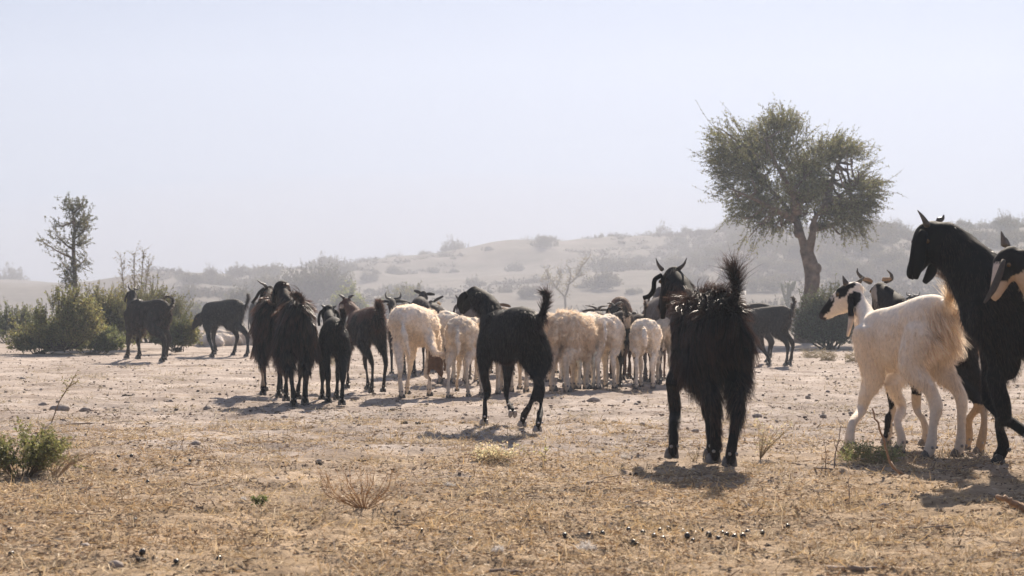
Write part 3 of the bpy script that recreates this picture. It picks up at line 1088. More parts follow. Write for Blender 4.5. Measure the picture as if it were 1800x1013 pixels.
animal('sheep', 'cream sheep scratching its bent head with a raised hind foot', 'sheep', SHEEPG,
       (712, 701), -12, .685, (766, 626, .42), (776, 656, .28), coat='wool', ears='hang',
       feet={'HL': (706, 701), 'HR': (786, 628, .26), 'FL': (716, 694), 'FR': (755, 697)},
       joints={('HR', 1): (750, 584, .10), ('HR', 2): (757, 604, .02), ('HR', 3): (762, 618, -.04), ('HR', 4): (771, 622, .06), ('HR', 5): (780, 625, .18),
               ('HL', 3): (704, 650, -.03), ('FR', 3): (749, 660, .4)},
       neck_mid=(764, 606, .52), tail=[(709, 570, -.05), (711, 588, -.14), (716, 610, -.15), (722, 634, -.15)],
       fat=1.45, depth=.92, nhair=16000, color=WOOL, colfn=scratch_col, seed=21, wool_len=.024, headlen=.30, hoofdir={'HR': (0, -1, -.3)})
SH = [
    # rear, heading, H, fat, tail, (tone, yellow), label, extra
    ((785, 676), 2, .625, 1.3, 'hang', (.9, .4), 'tan-cream sheep standing between the scratching sheep and the slim-legged one', 5000, {}),
    ((805, 700), -10, .585, 1.2, [(803, 576, -.03), (804, 594, -.13), (807, 612, -.16), (804, 629, -.17)], (.85, .5), 'buff sheep with spread thin legs beside the striding goat', 12000,
     dict(feet={'HL': (788, 701), 'HR': (823, 699), 'FL': (803, 689), 'FR': (846, 696)}, leg=.95)),
    ((862, 694), -4, .60, 1.3, 'hang', (.8, .9), 'buff sheep hidden behind the forelegs of the striding goat', 5000, {}),
    ((912, 690), 6, .60, 1.3, 'hang', (.85, .6), 'sheep hidden behind the belly of the striding goat', 5000, {}),
    ((984, 689), -24, .62, 1.65, 'hang', (.85, .7), 'yellowish curly-fleeced sheep with its head lowered beside the striding goat', 17000,
     dict(poll=(1002, 628, .62), nose=(1008, 664, .66), wool_len=.045, leg=1.5)),
    ((1030, 685), 14, .61, 1.3, 'hang', (1.12, -.3), 'bright white sheep between the yellowish sheep and the one with dangling tail', 9000, {}),
    ((1064, 685), -10, .60, 1.2, [(1062, 564, -.03), (1063, 578, -.14), (1063, 598, -.17), (1060, 617, -.18)], (1.0, .1), 'white sheep with straight dangling tail, just left of the black legs in the flock', 10000,
     dict(feet={'HL': (1052, 685), 'HR': (1080, 684)})),
    ((1132, 685), -8, .565, 1.3, [(1131, 572, -.03), (1133, 586, -.14), (1134, 606, -.17), (1130, 627, -.18)], (.98, .1), 'rounded cream sheep at the flock edge, nearest the large shaggy goat', 10000,
     dict(feet={'HL': (1118, 685), 'HR': (1148, 684)})),
    ((1040, 668), 5, .61, 1.4, 'hang', (.95, .3), 'sheep whose back shows behind the bright white sheep', 4000, {}),
    ((1000, 664), -5, .60, 1.5, 'hang', (.85, .7), 'buff sheep whose back shows above the yellowish sheep', 4000, {}),
    ((974, 672), 8, .57, 1.4, 'hang', (1.05, 0), 'white sheep whose back shows beside the curled tail of the striding goat', 4000, {}),
    ((960, 660), -8, .60, 1.4, 'hang', (.8, .8), 'farthest brownish sheep seen just above the tail-side backs', 4000, {}),
    ((1168, 677), -5, .56, 1.2, 'hang', (.70, .8), 'tan sheep in the gap before the foreleg of the large shaggy goat', 5000, {}),
    ((832, 676), 5, .57, 1.3, 'hang', (.9, .4), 'sheep behind the neck and forelegs of the striding goat', 4000, {}),
]
for k, (rear, hd, H, fat, tail, (a, b), lab, nh, kw) in enumerate(SH):
    D = G(*rear)[1]
    pm = F / D
    th_ = math.radians(hd)
    kw = dict(kw)
    pol = kw.pop('poll', None) or (rear[0] - math.sin(th_) * .95 * H * pm * .8, 534 + (.67 - .66 * H) * pm * .93, math.cos(th_) * .88 * H)
    nos = kw.pop('nose', None) or (pol[0] - math.sin(th_) * 12, pol[1] + 20, pol[2] + .2)
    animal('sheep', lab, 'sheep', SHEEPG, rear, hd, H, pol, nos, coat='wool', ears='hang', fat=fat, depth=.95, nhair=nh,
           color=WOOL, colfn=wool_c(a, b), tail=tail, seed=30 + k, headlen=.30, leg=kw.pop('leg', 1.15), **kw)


# --- dark and brown goats inside the flock on the right
def magpie(V, c, i):
    out = np.tile(np.array([.022, .017, .015]), (len(V), 1))
    m = (V[:, 0] < -.42 * i['H']) & (V[:, 2] > .60 * i['H']) & (V[:, 2] < .88 * i['H']) & (V[:, 1] > -.02)
    out[m] = (.42, .36, .31)
    t, s, u = headt(V, i)
    out[(t > .1) & (s > .1) & (u < .1)] = (.3, .27, .25)
    return out


animal('goat', 'dark goat with flat grey horns and a white rump patch, between two white sheep', 'goat', 'dark goats among the sheep',
       (1103, 682), 12, .635, (1080, 542, .56), (1076, 562, .66), coat='long', horns=[[(1078, 537, .56), (1073, 533, .56), (1067, 534, .56)], [(1083, 536, .56), (1090, 532, .56), (1096, 533, .56)]], ears='hang',
       nhair=5000, hlen=lambda p, L, i: np.minimum(L * .45, .06), color=(.022, .017, .015), colfn=magpie, tip=(.08, .055, .04),
       tail=[(1104, 568, -.02), (1102, 556, -.05), (1100, 546, -.04), (1098, 540, -.02)], seed=50)
animal('goat', 'tall brown goat with its head highest in the flock', 'goat', 'dark goats among the sheep',
       (1092, 667), 0, .76, (1088, 530, .7), (1087, 556, .84), coat='short', ears='hang', headr=1.25, nhair=3500, color=(.085, .045, .030), tip=(.14, .08, .05), tail='low', seed=51)
animal('goat', 'dark brown goat with bushy tail standing straight up over the cream sheep', 'goat', 'dark goats among the sheep',
       (1131, 673), 14, .60, (1114, 553, .55), (1110, 570, .66), coat='short', nhair=4000, color=(.040, .024, .018), tip=(.12, .07, .045),
       tail=[(1134, 568, 0), (1135, 552, -.03), (1135, 540, -.03), (1134, 531, -.02)], ears='hang', hlen=lambda p, L, i: np.where(L > .04, .06, L), seed=52)
animal('goat', 'grey-brown goat partly covered by the head of the large shaggy goat', 'goat', 'dark goats among the sheep',
       (1174, 676), 10, .76, (1160, 512, .7), (1156, 540, .8), coat='short', nhair=4000, color=(.11, .088, .080), tip=(.15, .12, .10), tail='low', seed=53)
animal('goat', 'reddish brown goat looking out behind the rounded cream sheep', 'goat', 'dark goats among the sheep',
       (1156, 668), 4, .60, (1152, 556, .55), (1150, 578, .42), coat='short', nhair=3000, color=(.15, .085, .06), tip=(.2, .12, .09), tail='low', ears='side', seed=54)
animal('goat', 'small dark goat head peeping over the white backs', 'goat', 'dark goats among the sheep',
       (1054, 660), 5, .62, (1051, 546, .6), (1048, 560, .5), coat='short', nhair=2000, color=(.05, .035, .03), tip=(.08, .05, .04), tail='low', ears='side', horns='flat', seed=55)

# --- goats at the left and right fringes
animal('goat', 'brown-black goat with curled tail standing before the large green shrub', 'goat', 'goats away from the herd',
       (291, 636), 58, .745, (232, 517, .42), (229, 545, .56), coat='long', feet={'FL': (224, 631), 'FR': (244, 632), 'HL': (286, 637), 'HR': (290, 634)},
       horns=[[(229, 509, .42), (226, 505, .42), (226, 500, .42)], [(236, 508, .42), (242, 509, .42), (247, 506, .42)]],
       ears=[[(225, 514, .4), (221, 522, .4), (220, 531, .4)], [(238, 515, .45), (240, 522, .45), (240, 528, .45)]],
       neck_r=1.4, headr=1.45, tail=[(291, 548, 0), (299, 541, -.04), (304, 532, -.06), (302, 524, -.06), (294, 521, -.06), (288, 526, -.06)], leg=1.3,
       nhair=9000, hlen=lambda p, L, i: np.minimum(L * .42, .055), color=(.024, .018, .015), tip=(.07, .04, .028), seed=60, vox=.016, headlen=.27, hair_w=.0026)
animal('goat', 'black goat lowering its head, standing before the lying sheep', 'goat', 'goats away from the herd',
       (423, 627), 62, .75, (353, 556, .30), (336, 578, .30), coat='short', feet={'FL': (374, 628), 'FR': (378, 624), 'HL': (411, 626), 'HR': (434, 628)},
       ears=[[(357, 560, .2), (360, 568, .2), (360, 577, .2)], [(352, 560, .42), (352, 568, .42), (352, 574, .42)]], neck_mid=(362, 552, .3), neck_z=.70, neck_r=1.0, headr=1.3,
       tail=[(431, 540, -.04), (435, 530, -.05), (436, 519, -.05)], leg=1.2, len_x=.92,
       nhair=7000, color=(.022, .018, .017), tip=(.05, .03, .022), seed=61, vox=.016, headlen=.27, hair_w=.0026)
animal('goat', 'distant dark goat half hidden behind the shaggy pair', 'goat', 'goats away from the herd',
       (450, 605), 10, .74, (447, 556, .6), (444, 566, .7), coat='short', nhair=2500, color=(.03, .024, .02), tip=(.06, .04, .03), tail='hang', seed=62)
animal('goat', 'dark goat with upright tail walking off beside the large tree', 'goat', 'goats away from the herd',
       (1385, 644), 48, .67, (1338, 552, .42), (1330, 566, .5), coat='short', feet={'FL': (1352, 643), 'FR': (1349, 638), 'HL': (1382, 644), 'HR': (1389, 642)},
       tail=[(1390, 550, -.03), (1394, 540, -.04), (1396, 530, -.04), (1394, 524, -.04)],
       nhair=6000, color=(.030, .024, .022), tip=(.07, .045, .035), seed=63, leg=1.15, vox=.015, hair_w=.0026)
animal('goat', 'brown-black goat almost hidden between the large shaggy goat and its neighbour by the tree', 'goat', 'goats away from the herd',
       (1352, 636), 70, .70, (1304, 552, .25), (1296, 566, .3), coat='short', nhair=3000, color=(.035, .026, .022), tip=(.07, .045, .035), tail='hang', seed=64, vox=.016)


# --- sheep lying down in the distance
def lying(px, py, hd, s, tone, lab, seed):
    O = G(px, py)
    root = empty('sheep', O, math.radians(hd) + math.pi / 2)
    tag(root, lab, 'sheep', 'sheep lying down behind the lowered-head goat')
    mb = MB()
    x = np.array([-.36, -.28, -.12, .06, .20, .30]) * s
    mb.tube(np.column_stack([x, x * 0, np.array([.16, .18, .20, .20, .21, .22]) * s]), np.array([.08, .16, .2, .19, .15, .09]) * s, np.array([.1, .17, .20, .20, .18, .12]) * s, seg=16, sub=3)
    mb.tube(np.array([[.2, 0, .22], [.34, .02, .27], [.42, .05, .26]]) * s, np.array([.11, .08, .06]) * s, seg=12, sub=3)
    mb.tube(np.array([[.40, .05, .28], [.48, .09, .22], [.55, .13, .12]]) * s, np.array([.06, .055, .035]) * s, seg=12, sub=3)
    for sg in (-1, 1):
        mb.tube(np.array([[.2, .1 * sg, .1], [.36, .12 * sg, .05], [.24, .13 * sg, .035]]) * s, np.array([.05, .035, .025]) * s, seg=8, sub=3)
        mb.tube(np.array([[-.25, .13 * sg, .12], [-.1, .2 * sg, .06], [-.28, .22 * sg, .035]]) * s, np.array([.08, .05, .03]) * s, seg=8, sub=3)
        mb.tube(np.array([[.40, .05 + .04 * sg, .31], [.41, .05 + .12 * sg, .27], [.42, .05 + .15 * sg, .22]]) * s, np.array([.02, .025, .015]) * s, seg=8, sub=2)
    V, Fs, _ = mb.arrays()
    V, Q, _ = remesh(V, Fs, .016)
    V = laplace(V, Q, 3)
    N = vnormals(V, Q)
    V = V + N * ((vnoise(V * 24, seed) * .012 + vnoise(V * 9, seed) * .012) * (V[:, 0] < .38 * s))[:, None]
    V[:, 2] = np.maximum(V[:, 2], .002)
    N = vnormals(V, Q)
    c = np.tile(np.array(tone, float), (len(V), 1))
    mk('body', V, Q, M['wool_skin'], root, c)
    rng = np.random.default_rng(seed)
    p, nn = surf_sample(V, Q, N, 2500, lambda q: (q[:, 2] > .03) * (q[:, 0] < .4 * s) + .05, rng)
    strands('wool', p, nn + np.array([0, 0, -.4]), nn, .03, .007, M['wool'], root, np.tile(np.array(tone, float), (len(p), 1)), segs=2, curl=.7, clump=.5, rng=rng)


LY = [((345, 610), 95, .95, (.62, .55, .48), 'white sheep lying at the shrub end of the resting group'),
      ((368, 614), 60, 1.0, (.70, .64, .58), 'brightest white sheep lying in front of the resting group'),
      ((392, 613), -70, .95, (.66, .59, .51), 'cream sheep lying beneath the belly of the black goat'),
      ((362, 604), 110, .9, (.58, .50, .42), 'tan-white sheep lying behind the brightest one'),
      ((386, 604), 80, .95, (.68, .61, .54), 'pale sheep lying in the middle of the resting group, farther back'),
      ((408, 607), -95, .9, (.60, .52, .45), 'cream sheep lying between the hind legs of the black goat'),
      ((424, 612), 85, .9, (.55, .47, .40), 'dusty tan sheep lying behind the rear hoof of the black goat'),
      ((438, 609), 100, .95, (.50, .42, .35), 'brownish sheep lying next to the shaggy pair')]
for k, ((px, py), hd, s, tone, lab) in enumerate(LY):
    lying(px, py, hd, s * .60, tone, lab, 70 + k)
# ------------------------------------------------------------------ land
CREST_PX = np.array([-900, -300, 0, 60, 130, 300, 340, 400, 470, 540, 620, 700, 770, 860, 930, 1020, 1100, 1200, 1255, 1300, 1350, 1430, 1500, 1550, 1600, 1660, 1720, 1800, 2100, 2900])
CREST_PY = np.array([500, 494, 494, 500, 500, 494, 486, 490, 486, 478, 470, 465, 458, 446, 441, 438, 434, 431, 424, 415, 422, 430, 424, 420, 434, 430, 420, 414, 425, 440])
CREST_D = np.array([130, 130, 130, 125, 120, 84, 72, 76, 90, 100, 108, 112, 114, 116, 118, 120, 120, 118, 112, 106, 104, 98, 92, 90, 92, 98, 104, 108, 110, 110])


def ground_h(x, y):
    x = np.asarray(x, float); y = np.asarray(y, float)
    yy = np.maximum(y, 4.0)
    px = 900 + F * x / yy
    cd = np.interp(px, CREST_PX, CREST_D)
    cz = CAM_Z + (534 - np.interp(px, CREST_PX, CREST_PY)) / F * cd
    t = np.clip((y - 40) / (cd - 40), 0, 1)
    s = t * t * (3 - 2 * t)
    s = .35 * t + .65 * s
    back = np.clip((y - cd) / 70, 0, 1)
    h = cz * s * (1 - .55 * back * back * (3 - 2 * back))
    P3 = np.stack([x, y, 0 * x], -1)
    far = sstep(y, 42, 80)
    h = h + far * (vnoise(P3 / 17., 1) * .75 * (1 - .6 * sstep(t, .8, 1)) + (.3 - np.abs(vnoise(P3 / 7., 2))) * .55 + vnoise(P3 / 2.2, 3) * .09)
    mid = sstep(y, 16, 30)
    h = h + mid * (vnoise(P3 / 4., 4) * .035 + vnoise(P3 / 1.5, 5) * .012)
    n1 = vnoise(P3 * 3.1, 6)
    n2 = vnoise(P3 * 9., 7)
    n3 = vnoise(P3 * 24., 8)
    n4 = vnoise(P3 * 55., 9)
    near = 1 - sstep(y, 16, 40)
    rough = .45 + .55 * (1 - sstep(y + vnoise(P3 * .9, 13) * 1.5, 6.5, 9))
    h = h + near * (n1 * .014 + n2 * .0105 + (n3 * .0075 + n4 * .0045) * rough - .006)
    # mound of sand held by the large shrub
    h = h + .10 * np.exp(-((x + 6.6) / 2.4) ** 2 - ((y - 27.2) / 1.2) ** 2)
    return h


def axis(breaks):
    out = [breaks[0][0]]
    for a, b, st0, st1 in breaks:
        v = out[-1]
        while v < b - 1e-6:
            f_ = (v - a) / (b - a)
            v += st0 + (st1 - st0) * f_
            out.append(v)
    return np.array(out)


ys = axis([(-30, 2, 4, .5), (2, 4.2, .3, .05), (4.2, 9, .014, .03), (9, 16, .03, .07), (16, 34, .08, .35), (34, 130, .5, 1.3), (130, 900, 4, 60)])
xs_pos = axis([(0, 2.6, .016, .018), (2.6, 6, .03, .12), (6, 14, .15, .4), (14, 60, .5, 1.4), (60, 500, 4, 60)])
xs = np.concatenate([-xs_pos[:0:-1], xs_pos])
XX, YY = np.meshgrid(xs, ys)
ZZ = ground_h(XX, YY)
nx, ny = len(xs), len(ys)
idx = np.arange(nx * ny).reshape(ny, nx)
Qg = np.stack([idx[:-1, :-1], idx[:-1, 1:], idx[1:, 1:], idx[1:, :-1]], -1).reshape(-1, 4)

gm, nt, N_, L_ = new_mat('ground')
out = node(nt, 'ShaderNodeOutputMaterial')
b = node(nt, 'ShaderNodeBsdfPrincipled')
b.inputs['Roughness'].default_value = .95
b.inputs['Specular IOR Level'].default_value = .12
geo = node(nt, 'ShaderNodeNewGeometry')


def nz(scale, detail=6.0, rough=.6, vec=None, stretch=None):
    n = node(nt, 'ShaderNodeTexNoise', Scale=scale, Detail=detail, Roughness=rough)
    v = vec or geo.outputs['Position']
    if stretch:
        mp = node(nt, 'ShaderNodeMapping')
        mp.inputs['Scale'].default_value = stretch
        L_.new(v, mp.inputs['Vector'])
        v = mp.outputs[0]
    L_.new(v, n.inputs['Vector'])
    return n.outputs[0]


def ramp(src, pos, cols):
    r = node(nt, 'ShaderNodeValToRGB')
    e = r.color_ramp.elements
    while len(e) < len(pos): e.new(.5)
    for k, (p_, c_) in enumerate(zip(pos, cols)):
        e[k].position = p_
        e[k].color = (*c_, 1)
    L_.new(src, r.inputs[0])
    return r.outputs[0]


def mix(fac, a, b_, mode='MIX'):
    m = node(nt, 'ShaderNodeMixRGB', blend_type=mode)
    if isinstance(fac, float): m.inputs[0].default_value = fac
    else: L_.new(fac, m.inputs[0])
    for k, v in ((1, a), (2, b_)):
        if isinstance(v, tuple): m.inputs[k].default_value = (*v, 1)
        else: L_.new(v, m.inputs[k])
    return m.outputs[0]


dust_c = ramp(nz(2.2, 9, .68), (.30, .45, .58, .72), ((.24, .195, .165), (.36, .30, .26), (.44, .38, .34), (.60, .54, .50)))
straw_c = ramp(nz(5.0, 10, .75), (.30, .45, .58, .72), ((.17, .12, .075), (.34, .25, .16), (.48, .365, .25), (.62, .51, .38)))
sep = node(nt, 'ShaderNodeSeparateXYZ')
L_.new(geo.outputs['Position'], sep.inputs[0])
# dry litter grows thicker towards the foreground, in patches
ad = node(nt, 'ShaderNodeMath', operation='MULTIPLY_ADD')
L_.new(nz(.55, 6, .65, stretch=(.5, 1, 1)), ad.inputs[0])
ad.inputs[1].default_value = 7.0
L_.new(sep.outputs[1], ad.inputs[2])
mr = node(nt, 'ShaderNodeMapRange')
mr.inputs['From Min'].default_value = 9.6
mr.inputs['From Max'].default_value = 12.6
mr.inputs['To Min'].default_value = 1
mr.inputs['To Max'].default_value = 0
L_.new(ad.outputs[0], mr.inputs['Value'])
c = mix(mr.outputs[0], dust_c, straw_c)
c = mix(1.0, c, ramp(nz(1.3, 5, .6, stretch=(.6, 1, 1)), (.32, .5, .68), ((.72, .69, .66), (1.0, .99, .98), (1.22, 1.2, 1.16))), 'MULTIPLY')
# fine grit and dark crumbs
c = mix(1.0, c, ramp(nz(38, 8, .8), (.25, .42, .6, .8), ((.55, .52, .50), (.88, .87, .86), (1.05, 1.04, 1.03), (1.3, 1.28, 1.24))), 'MULTIPLY')
vor = node(nt, 'ShaderNodeTexVoronoi', Scale=24.0)
L_.new(geo.outputs['Position'], vor.inputs['Vector'])
c = mix(ramp(vor.outputs['Distance'], (.0, .06, .10), ((.6, .6, .6), (.35, .35, .35), (0, 0, 0))), c, (.17, .13, .10))
# far sand with olive mottling, darkened in colour for the shaded dune face
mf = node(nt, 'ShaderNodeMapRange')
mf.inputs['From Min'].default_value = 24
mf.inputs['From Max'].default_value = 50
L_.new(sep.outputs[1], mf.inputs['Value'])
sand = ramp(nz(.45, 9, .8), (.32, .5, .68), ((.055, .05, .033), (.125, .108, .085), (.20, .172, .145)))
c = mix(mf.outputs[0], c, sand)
L_.new(c, b.inputs['Base Color'])
bp = node(nt, 'ShaderNodeBump', Strength=.9, Distance=.012)
L_.new(nz(45, 8, .75), bp.inputs['Height'])
bp2 = node(nt, 'ShaderNodeBump', Strength=.7, Distance=.035)
L_.new(nz(7, 8, .65, stretch=(.7, 1, 1)), bp2.inputs['Height'])
L_.new(bp.outputs[0], bp2.inputs['Normal'])
L_.new(bp2.outputs[0], b.inputs['Normal'])
L_.new(b.outputs[0], out.inputs[0])
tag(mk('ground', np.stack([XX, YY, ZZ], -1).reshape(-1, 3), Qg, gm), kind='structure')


def on_ground(px, py):
    p = G(px, py)
    for _ in range(3):
        p = G(px, py, float(ground_h(p[0], p[1])))
    return p


# ------------------------------------------------------------------ vegetation
def twigs(roots, dirs, lens, nleaf, lsize, lcol, tcol=(.10, .075, .05), droop=0.0, tw=.006, rng=RNG, bend=.25, aspect=.42, lo=.12, whorl=1.0):
    """Twig ribbons and their leaves as arrays (V, Q, C) pairs."""
    n = len(roots)
    segs = 4
    d = nrm(dirs)
    cur = nrm(rng.normal(0, 1, (n, 3)))
    pts = [roots]
    for s in range(segs):
        d = nrm(d + cur * bend / segs + np.array([0, 0, -1.0]) * droop / segs)
        pts.append(pts[-1] + d * (lens / segs)[:, None])
    C = np.stack(pts, 1)
    W = nrm(np.cross(d, rng.normal(0, 1, (n, 3))))
    wd = tw * np.linspace(1, .3, segs + 1)[None, :, None] * .5
    V = np.stack([C - W[:, None] * wd, C + W[:, None] * wd], 2).reshape(-1, 3)
    base = (np.arange(n) * 2 * (segs + 1))[:, None] + (np.arange(segs) * 2)[None]
    Q = np.stack([base, base + 1, base + 3, base + 2], -1).reshape(-1, 4)
    Tw = (V, Q, np.tile(np.array(tcol, float), (len(V), 1)))
    if nleaf == 0: return Tw, None
    m = n * nleaf
    ti = np.repeat(np.arange(n), nleaf)
    t = rng.uniform(lo, 1.0, m)
    k = np.minimum((t * segs).astype(int), segs - 1)
    fr = (t * segs - k)[:, None]
    p = C[ti, k] * (1 - fr) + C[ti, k + 1] * fr
    tg = nrm(C[ti, k + 1] - C[ti, k])
    ld = nrm(tg * .5 + rng.normal(0, 1, (m, 3)) * whorl)
    lw = nrm(np.cross(ld, rng.normal(0, 1, (m, 3))))
    s = (lsize * rng.uniform(.6, 1.35, m))[:, None]
    q0 = p
    q1 = p + ld * s * .5 + lw * s * aspect * .5
    q2 = p + ld * s
    q3 = p + ld * s * .5 - lw * s * aspect * .5
    LV = np.stack([q0, q1, q2, q3], 1).reshape(-1, 3)
    LQ = np.arange(m * 4).reshape(-1, 4)
    col = np.broadcast_to(np.asarray(lcol, float), (n, 3))[ti] * rng.uniform(.65, 1.35, (m, 1)) * (1 + .15 * rng.normal(0, 1, (m, 1)))
    col = np.maximum(col * (1 + rng.normal(0, .06, (m, 3))), .005)
    return Tw, (LV, LQ, np.repeat(col, 4, axis=0))


def blob_points(blobs, n, rng, shell=2.4, gap=None, freq=2.0, seed=0):
    """n points and outward directions inside a set of ellipsoids (centre, radii, weight)."""
    w = np.array([b_[2] for b_ in blobs], float)
    w /= w.sum()
    P_, D_ = [], []
    tot = 0
    while tot < n:
        k = rng.choice(len(blobs), n, p=w)
        u = nrm(rng.normal(0, 1, (n, 3)))
        r = rng.uniform(0, 1, n) ** (1 / shell)
        c_ = np.array([b_[0] for b_ in blobs])[k]
        rr = np.array([b_[1] for b_ in blobs])[k]
        p = c_ + u * rr * r[:, None]
        if gap is not None:
            ok = vnoise(p * freq, seed) + .35 * vnoise(p * freq * 2.7, seed + 1) > gap
            p, u, rr = p[ok], u[ok], rr[ok]
        P_.append(p); D_.append(nrm(u / rr))
        tot += len(p)
    return np.vstack(P_)[:n], np.vstack(D_)[:n]


def foliage_col(p, base, amt=.3, freq=1.6, seed=3, alt=None):
    c_ = np.tile(np.array(base, float), (len(p), 1)) * (1 + amt * vnoise(p * freq, seed))[:, None]
    if alt is not None:
        m = np.clip(vnoise(p * freq * .8, seed + 5) * 1.4 + .1, 0, 1)[:, None]
        c_ = c_ * (1 - m) + np.array(alt, float) * m
    return np.maximum(c_, .008)


def shrub_parts(root, rng, w, h, n, nleaf, lsize, col, alt, spiky=.35, stems=7, tw=.008, gap=-.35, dpt=None, droop=0., seed=0, lobes=6, twl=(.18, .42)):
    """A shrub in its own frame: stems and foliage under root."""
    dpt = dpt or w
    blobs = []
    for k in range(lobes):
        a = rng.uniform(0, 6.28)
        r = rng.uniform(.1, .62)
        hh = h * rng.uniform(.55, .92) * (1 - .35 * r)
        blobs.append((np.array([math.cos(a) * r * w / 2, math.sin(a) * r * dpt / 2, hh * .52]), np.array([w * .24, dpt * .24, hh * .46]), 1))
    blobs.append((np.array([0, 0, h * .25]), np.array([w * .46, dpt * .42, h * .26]), 1.3))
    p, d = blob_points(blobs, n, rng, gap=gap, freq=2.2 / max(h, .5), seed=seed)
    p[:, 2] = np.abs(p[:, 2]) * .95 + .01
    dirs = d * .8 + np.array([0, 0, spiky * 2]) + nrm(p * np.array([1, 1, .3])) * .5 + rng.normal(0, .28, p.shape)
    T, Lf = twigs(p, dirs, rng.uniform(*twl, n) * h / 1.1 * (.6 + .5 * (p[:, 2] / h)), nleaf, lsize, foliage_col(p, col, .3, 2 / max(h, .5), seed, alt), tw=tw, rng=rng, droop=droop)
    st = MB()
    for k in range(stems):
        j = rng.integers(0, len(p))
        e = p[j]
        e0 = np.array([rng.normal(0, .05) * w, rng.normal(0, .05) * dpt, -.03])
        mid_ = e0 * .4 + e * .6 + np.array([0, 0, -.1 * h])
        st.tube([e0, mid_, e], np.array([.018, .013, .005]) * h, seg=5, sub=3, C=(.12, .085, .06))
    st.ball((0, 0, 0), (.10 * w, .10 * dpt, .06 * h), 8, C=(.12, .085, .06), rings=4)
    st.add(T[0], T[1], C=T[2])
    st.build('stems', M['dry_plant'], root)
    mk('foliage', Lf[0], Lf[1], M['leaf'], root, Lf[2], smooth=False)


# --- the large khejri-like tree
rng = np.random.default_rng(42)
TB = on_ground(1412, 603)
TD = TB[1]


def tp(px, py, dd=0.0): return P(px, py, TD + dd)


troot = empty('tree', TB)
tag(troot, 'large tree with thick twisted trunk and two-lobed open crown, tallest thing on the plain', 'tree')
inv = lambda a: np.asarray(a) - TB
tm = MB()
pxm = F / TD
trunk = [inv(tp(1411, 612)), inv(tp(1414, 590)), inv(tp(1419, 560)), inv(tp(1425, 520)), inv(tp(1428, 488)), inv(tp(1424, 462)), inv(tp(1416, 438))]
tm.tube(trunk, np.array([21, 17, 14, 13, 13.5, 13, 11]) / pxm, seg=16, sub=4)
tm.ball(inv(tp(1437, 472)), np.array([.07, .07, .09]), 8)
forks = [
    [(1418, 445, 0), (1408, 415, 0), (1396, 385, .1), (1370, 350, .2), (1340, 318, .2), (1310, 280, .2)],
    [(1420, 446, 0), (1428, 415, -.1), (1432, 385, -.1), (1450, 365, -.2), (1478, 342, -.2), (1510, 320, -.3)],
    [(1405, 412, 0), (1400, 380, .4), (1396, 340, .6), (1384, 290, .7), (1372, 240, .6)],
    [(1394, 384, .1), (1362, 368, -.4), (1325, 350, -.7), (1285, 332, -.8)],
    [(1430, 400, 0), (1462, 396, .4), (1490, 384, .7), (1530, 372, .8)],
    [(1452, 364, -.2), (1460, 330, .1), (1466, 305, .3), (1474, 285, .3)],
    [(1400, 372, 0), (1390, 335, -.6), (1365, 290, -.8), (1345, 245, -.7)],
    [(1340, 318, .2), (1320, 300, .6), (1290, 290, .8), (1262, 270, .9)]]
limb_pts = []
for fk in forks:
    q = [inv(tp(*v)) for v in fk]
    m_ = len(q)
    tm.tube(q, np.interp(np.linspace(0, 1, m_), [0, .3, 1], [9.5, 5.0, 1.4]) / pxm, seg=8, sub=3)
    limb_pts += list(crom(np.array(q), 5))
limb_pts = np.array(limb_pts)


def eb(px, py, dd, rx, ry, rd, w): return (inv(tp(px, py, dd)), np.array([rx / pxm, rd, ry / pxm]), w)


crown = [eb(1335, 308, 0, 78, 72, .95, 3.2), eb(1362, 256, .1, 58, 42, .8, 1.5), eb(1290, 275, .1, 42, 56, .6, .9), eb(1385, 340, 0, 64, 62, .9, 1.6), eb(1478, 322, 0, 62, 60, .85, 2.1),
         eb(1508, 330, 0, 32, 46, .6, .7), eb(1420, 325, 0, 38, 48, .8, 1.2), eb(1432, 282, 0, 34, 30, .6, .6), eb(1440, 362, .2, 40, 30, .6, .6), eb(1300, 356, -.1, 48, 30, .7, .75), eb(1348, 388, 0, 40, 22, .6, .42), eb(1460, 378, .1, 52, 26, .7, .65), eb(1498, 380, -.1, 30, 20, .6, .25),
         eb(1328, 416, .1, 24, 12, .35, .12), eb(1500, 404, 0, 22, 10, .3, .07), eb(1474, 268, 0, 34, 24, .5, .5), eb(1380, 218, 0, 24, 18, .4, .2), eb(1275, 232, 0, 22, 22, .35, .16)]
for k in range(150):   # secondary branches
    p_, _d = blob_points(crown, 1, rng, 3)
    j = np.argmin(((limb_pts - p_[0]) ** 2).sum(1) + rng.uniform(0, .1, len(limb_pts)))
    a_, b_ = limb_pts[j], p_[0]
    m_ = a_ * .5 + b_ * .5 + rng.normal(0, .06, 3) + np.array([0, 0, -.05])
    tm.tube([a_, m_, b_], np.array([2.6, 1.8, .8]) / pxm, seg=5, sub=3)
tm.build('trunk', M['bark'], troot)
n = 6000
p_, d_ = blob_points(crown, n, rng, gap=-.09, freq=2.8, seed=4)
cen = inv(tp(1400, 330))
out_ = nrm(p_ - cen)
low = p_[:, 2] < inv(tp(1400, 392))[2]
dirs = d_ * .7 + out_ * .9 + np.array([0, 0, .25]) + rng.normal(0, .35, p_.shape)
dirs[low] = d_[low] * .4 + out_[low] * .5 + np.array([0, 0, -.7]) + rng.normal(0, .3, (low.sum(), 3))
spk = np.where(rng.uniform(0, 1, n) < .10, rng.uniform(1.3, 1.9, n), 1.0)
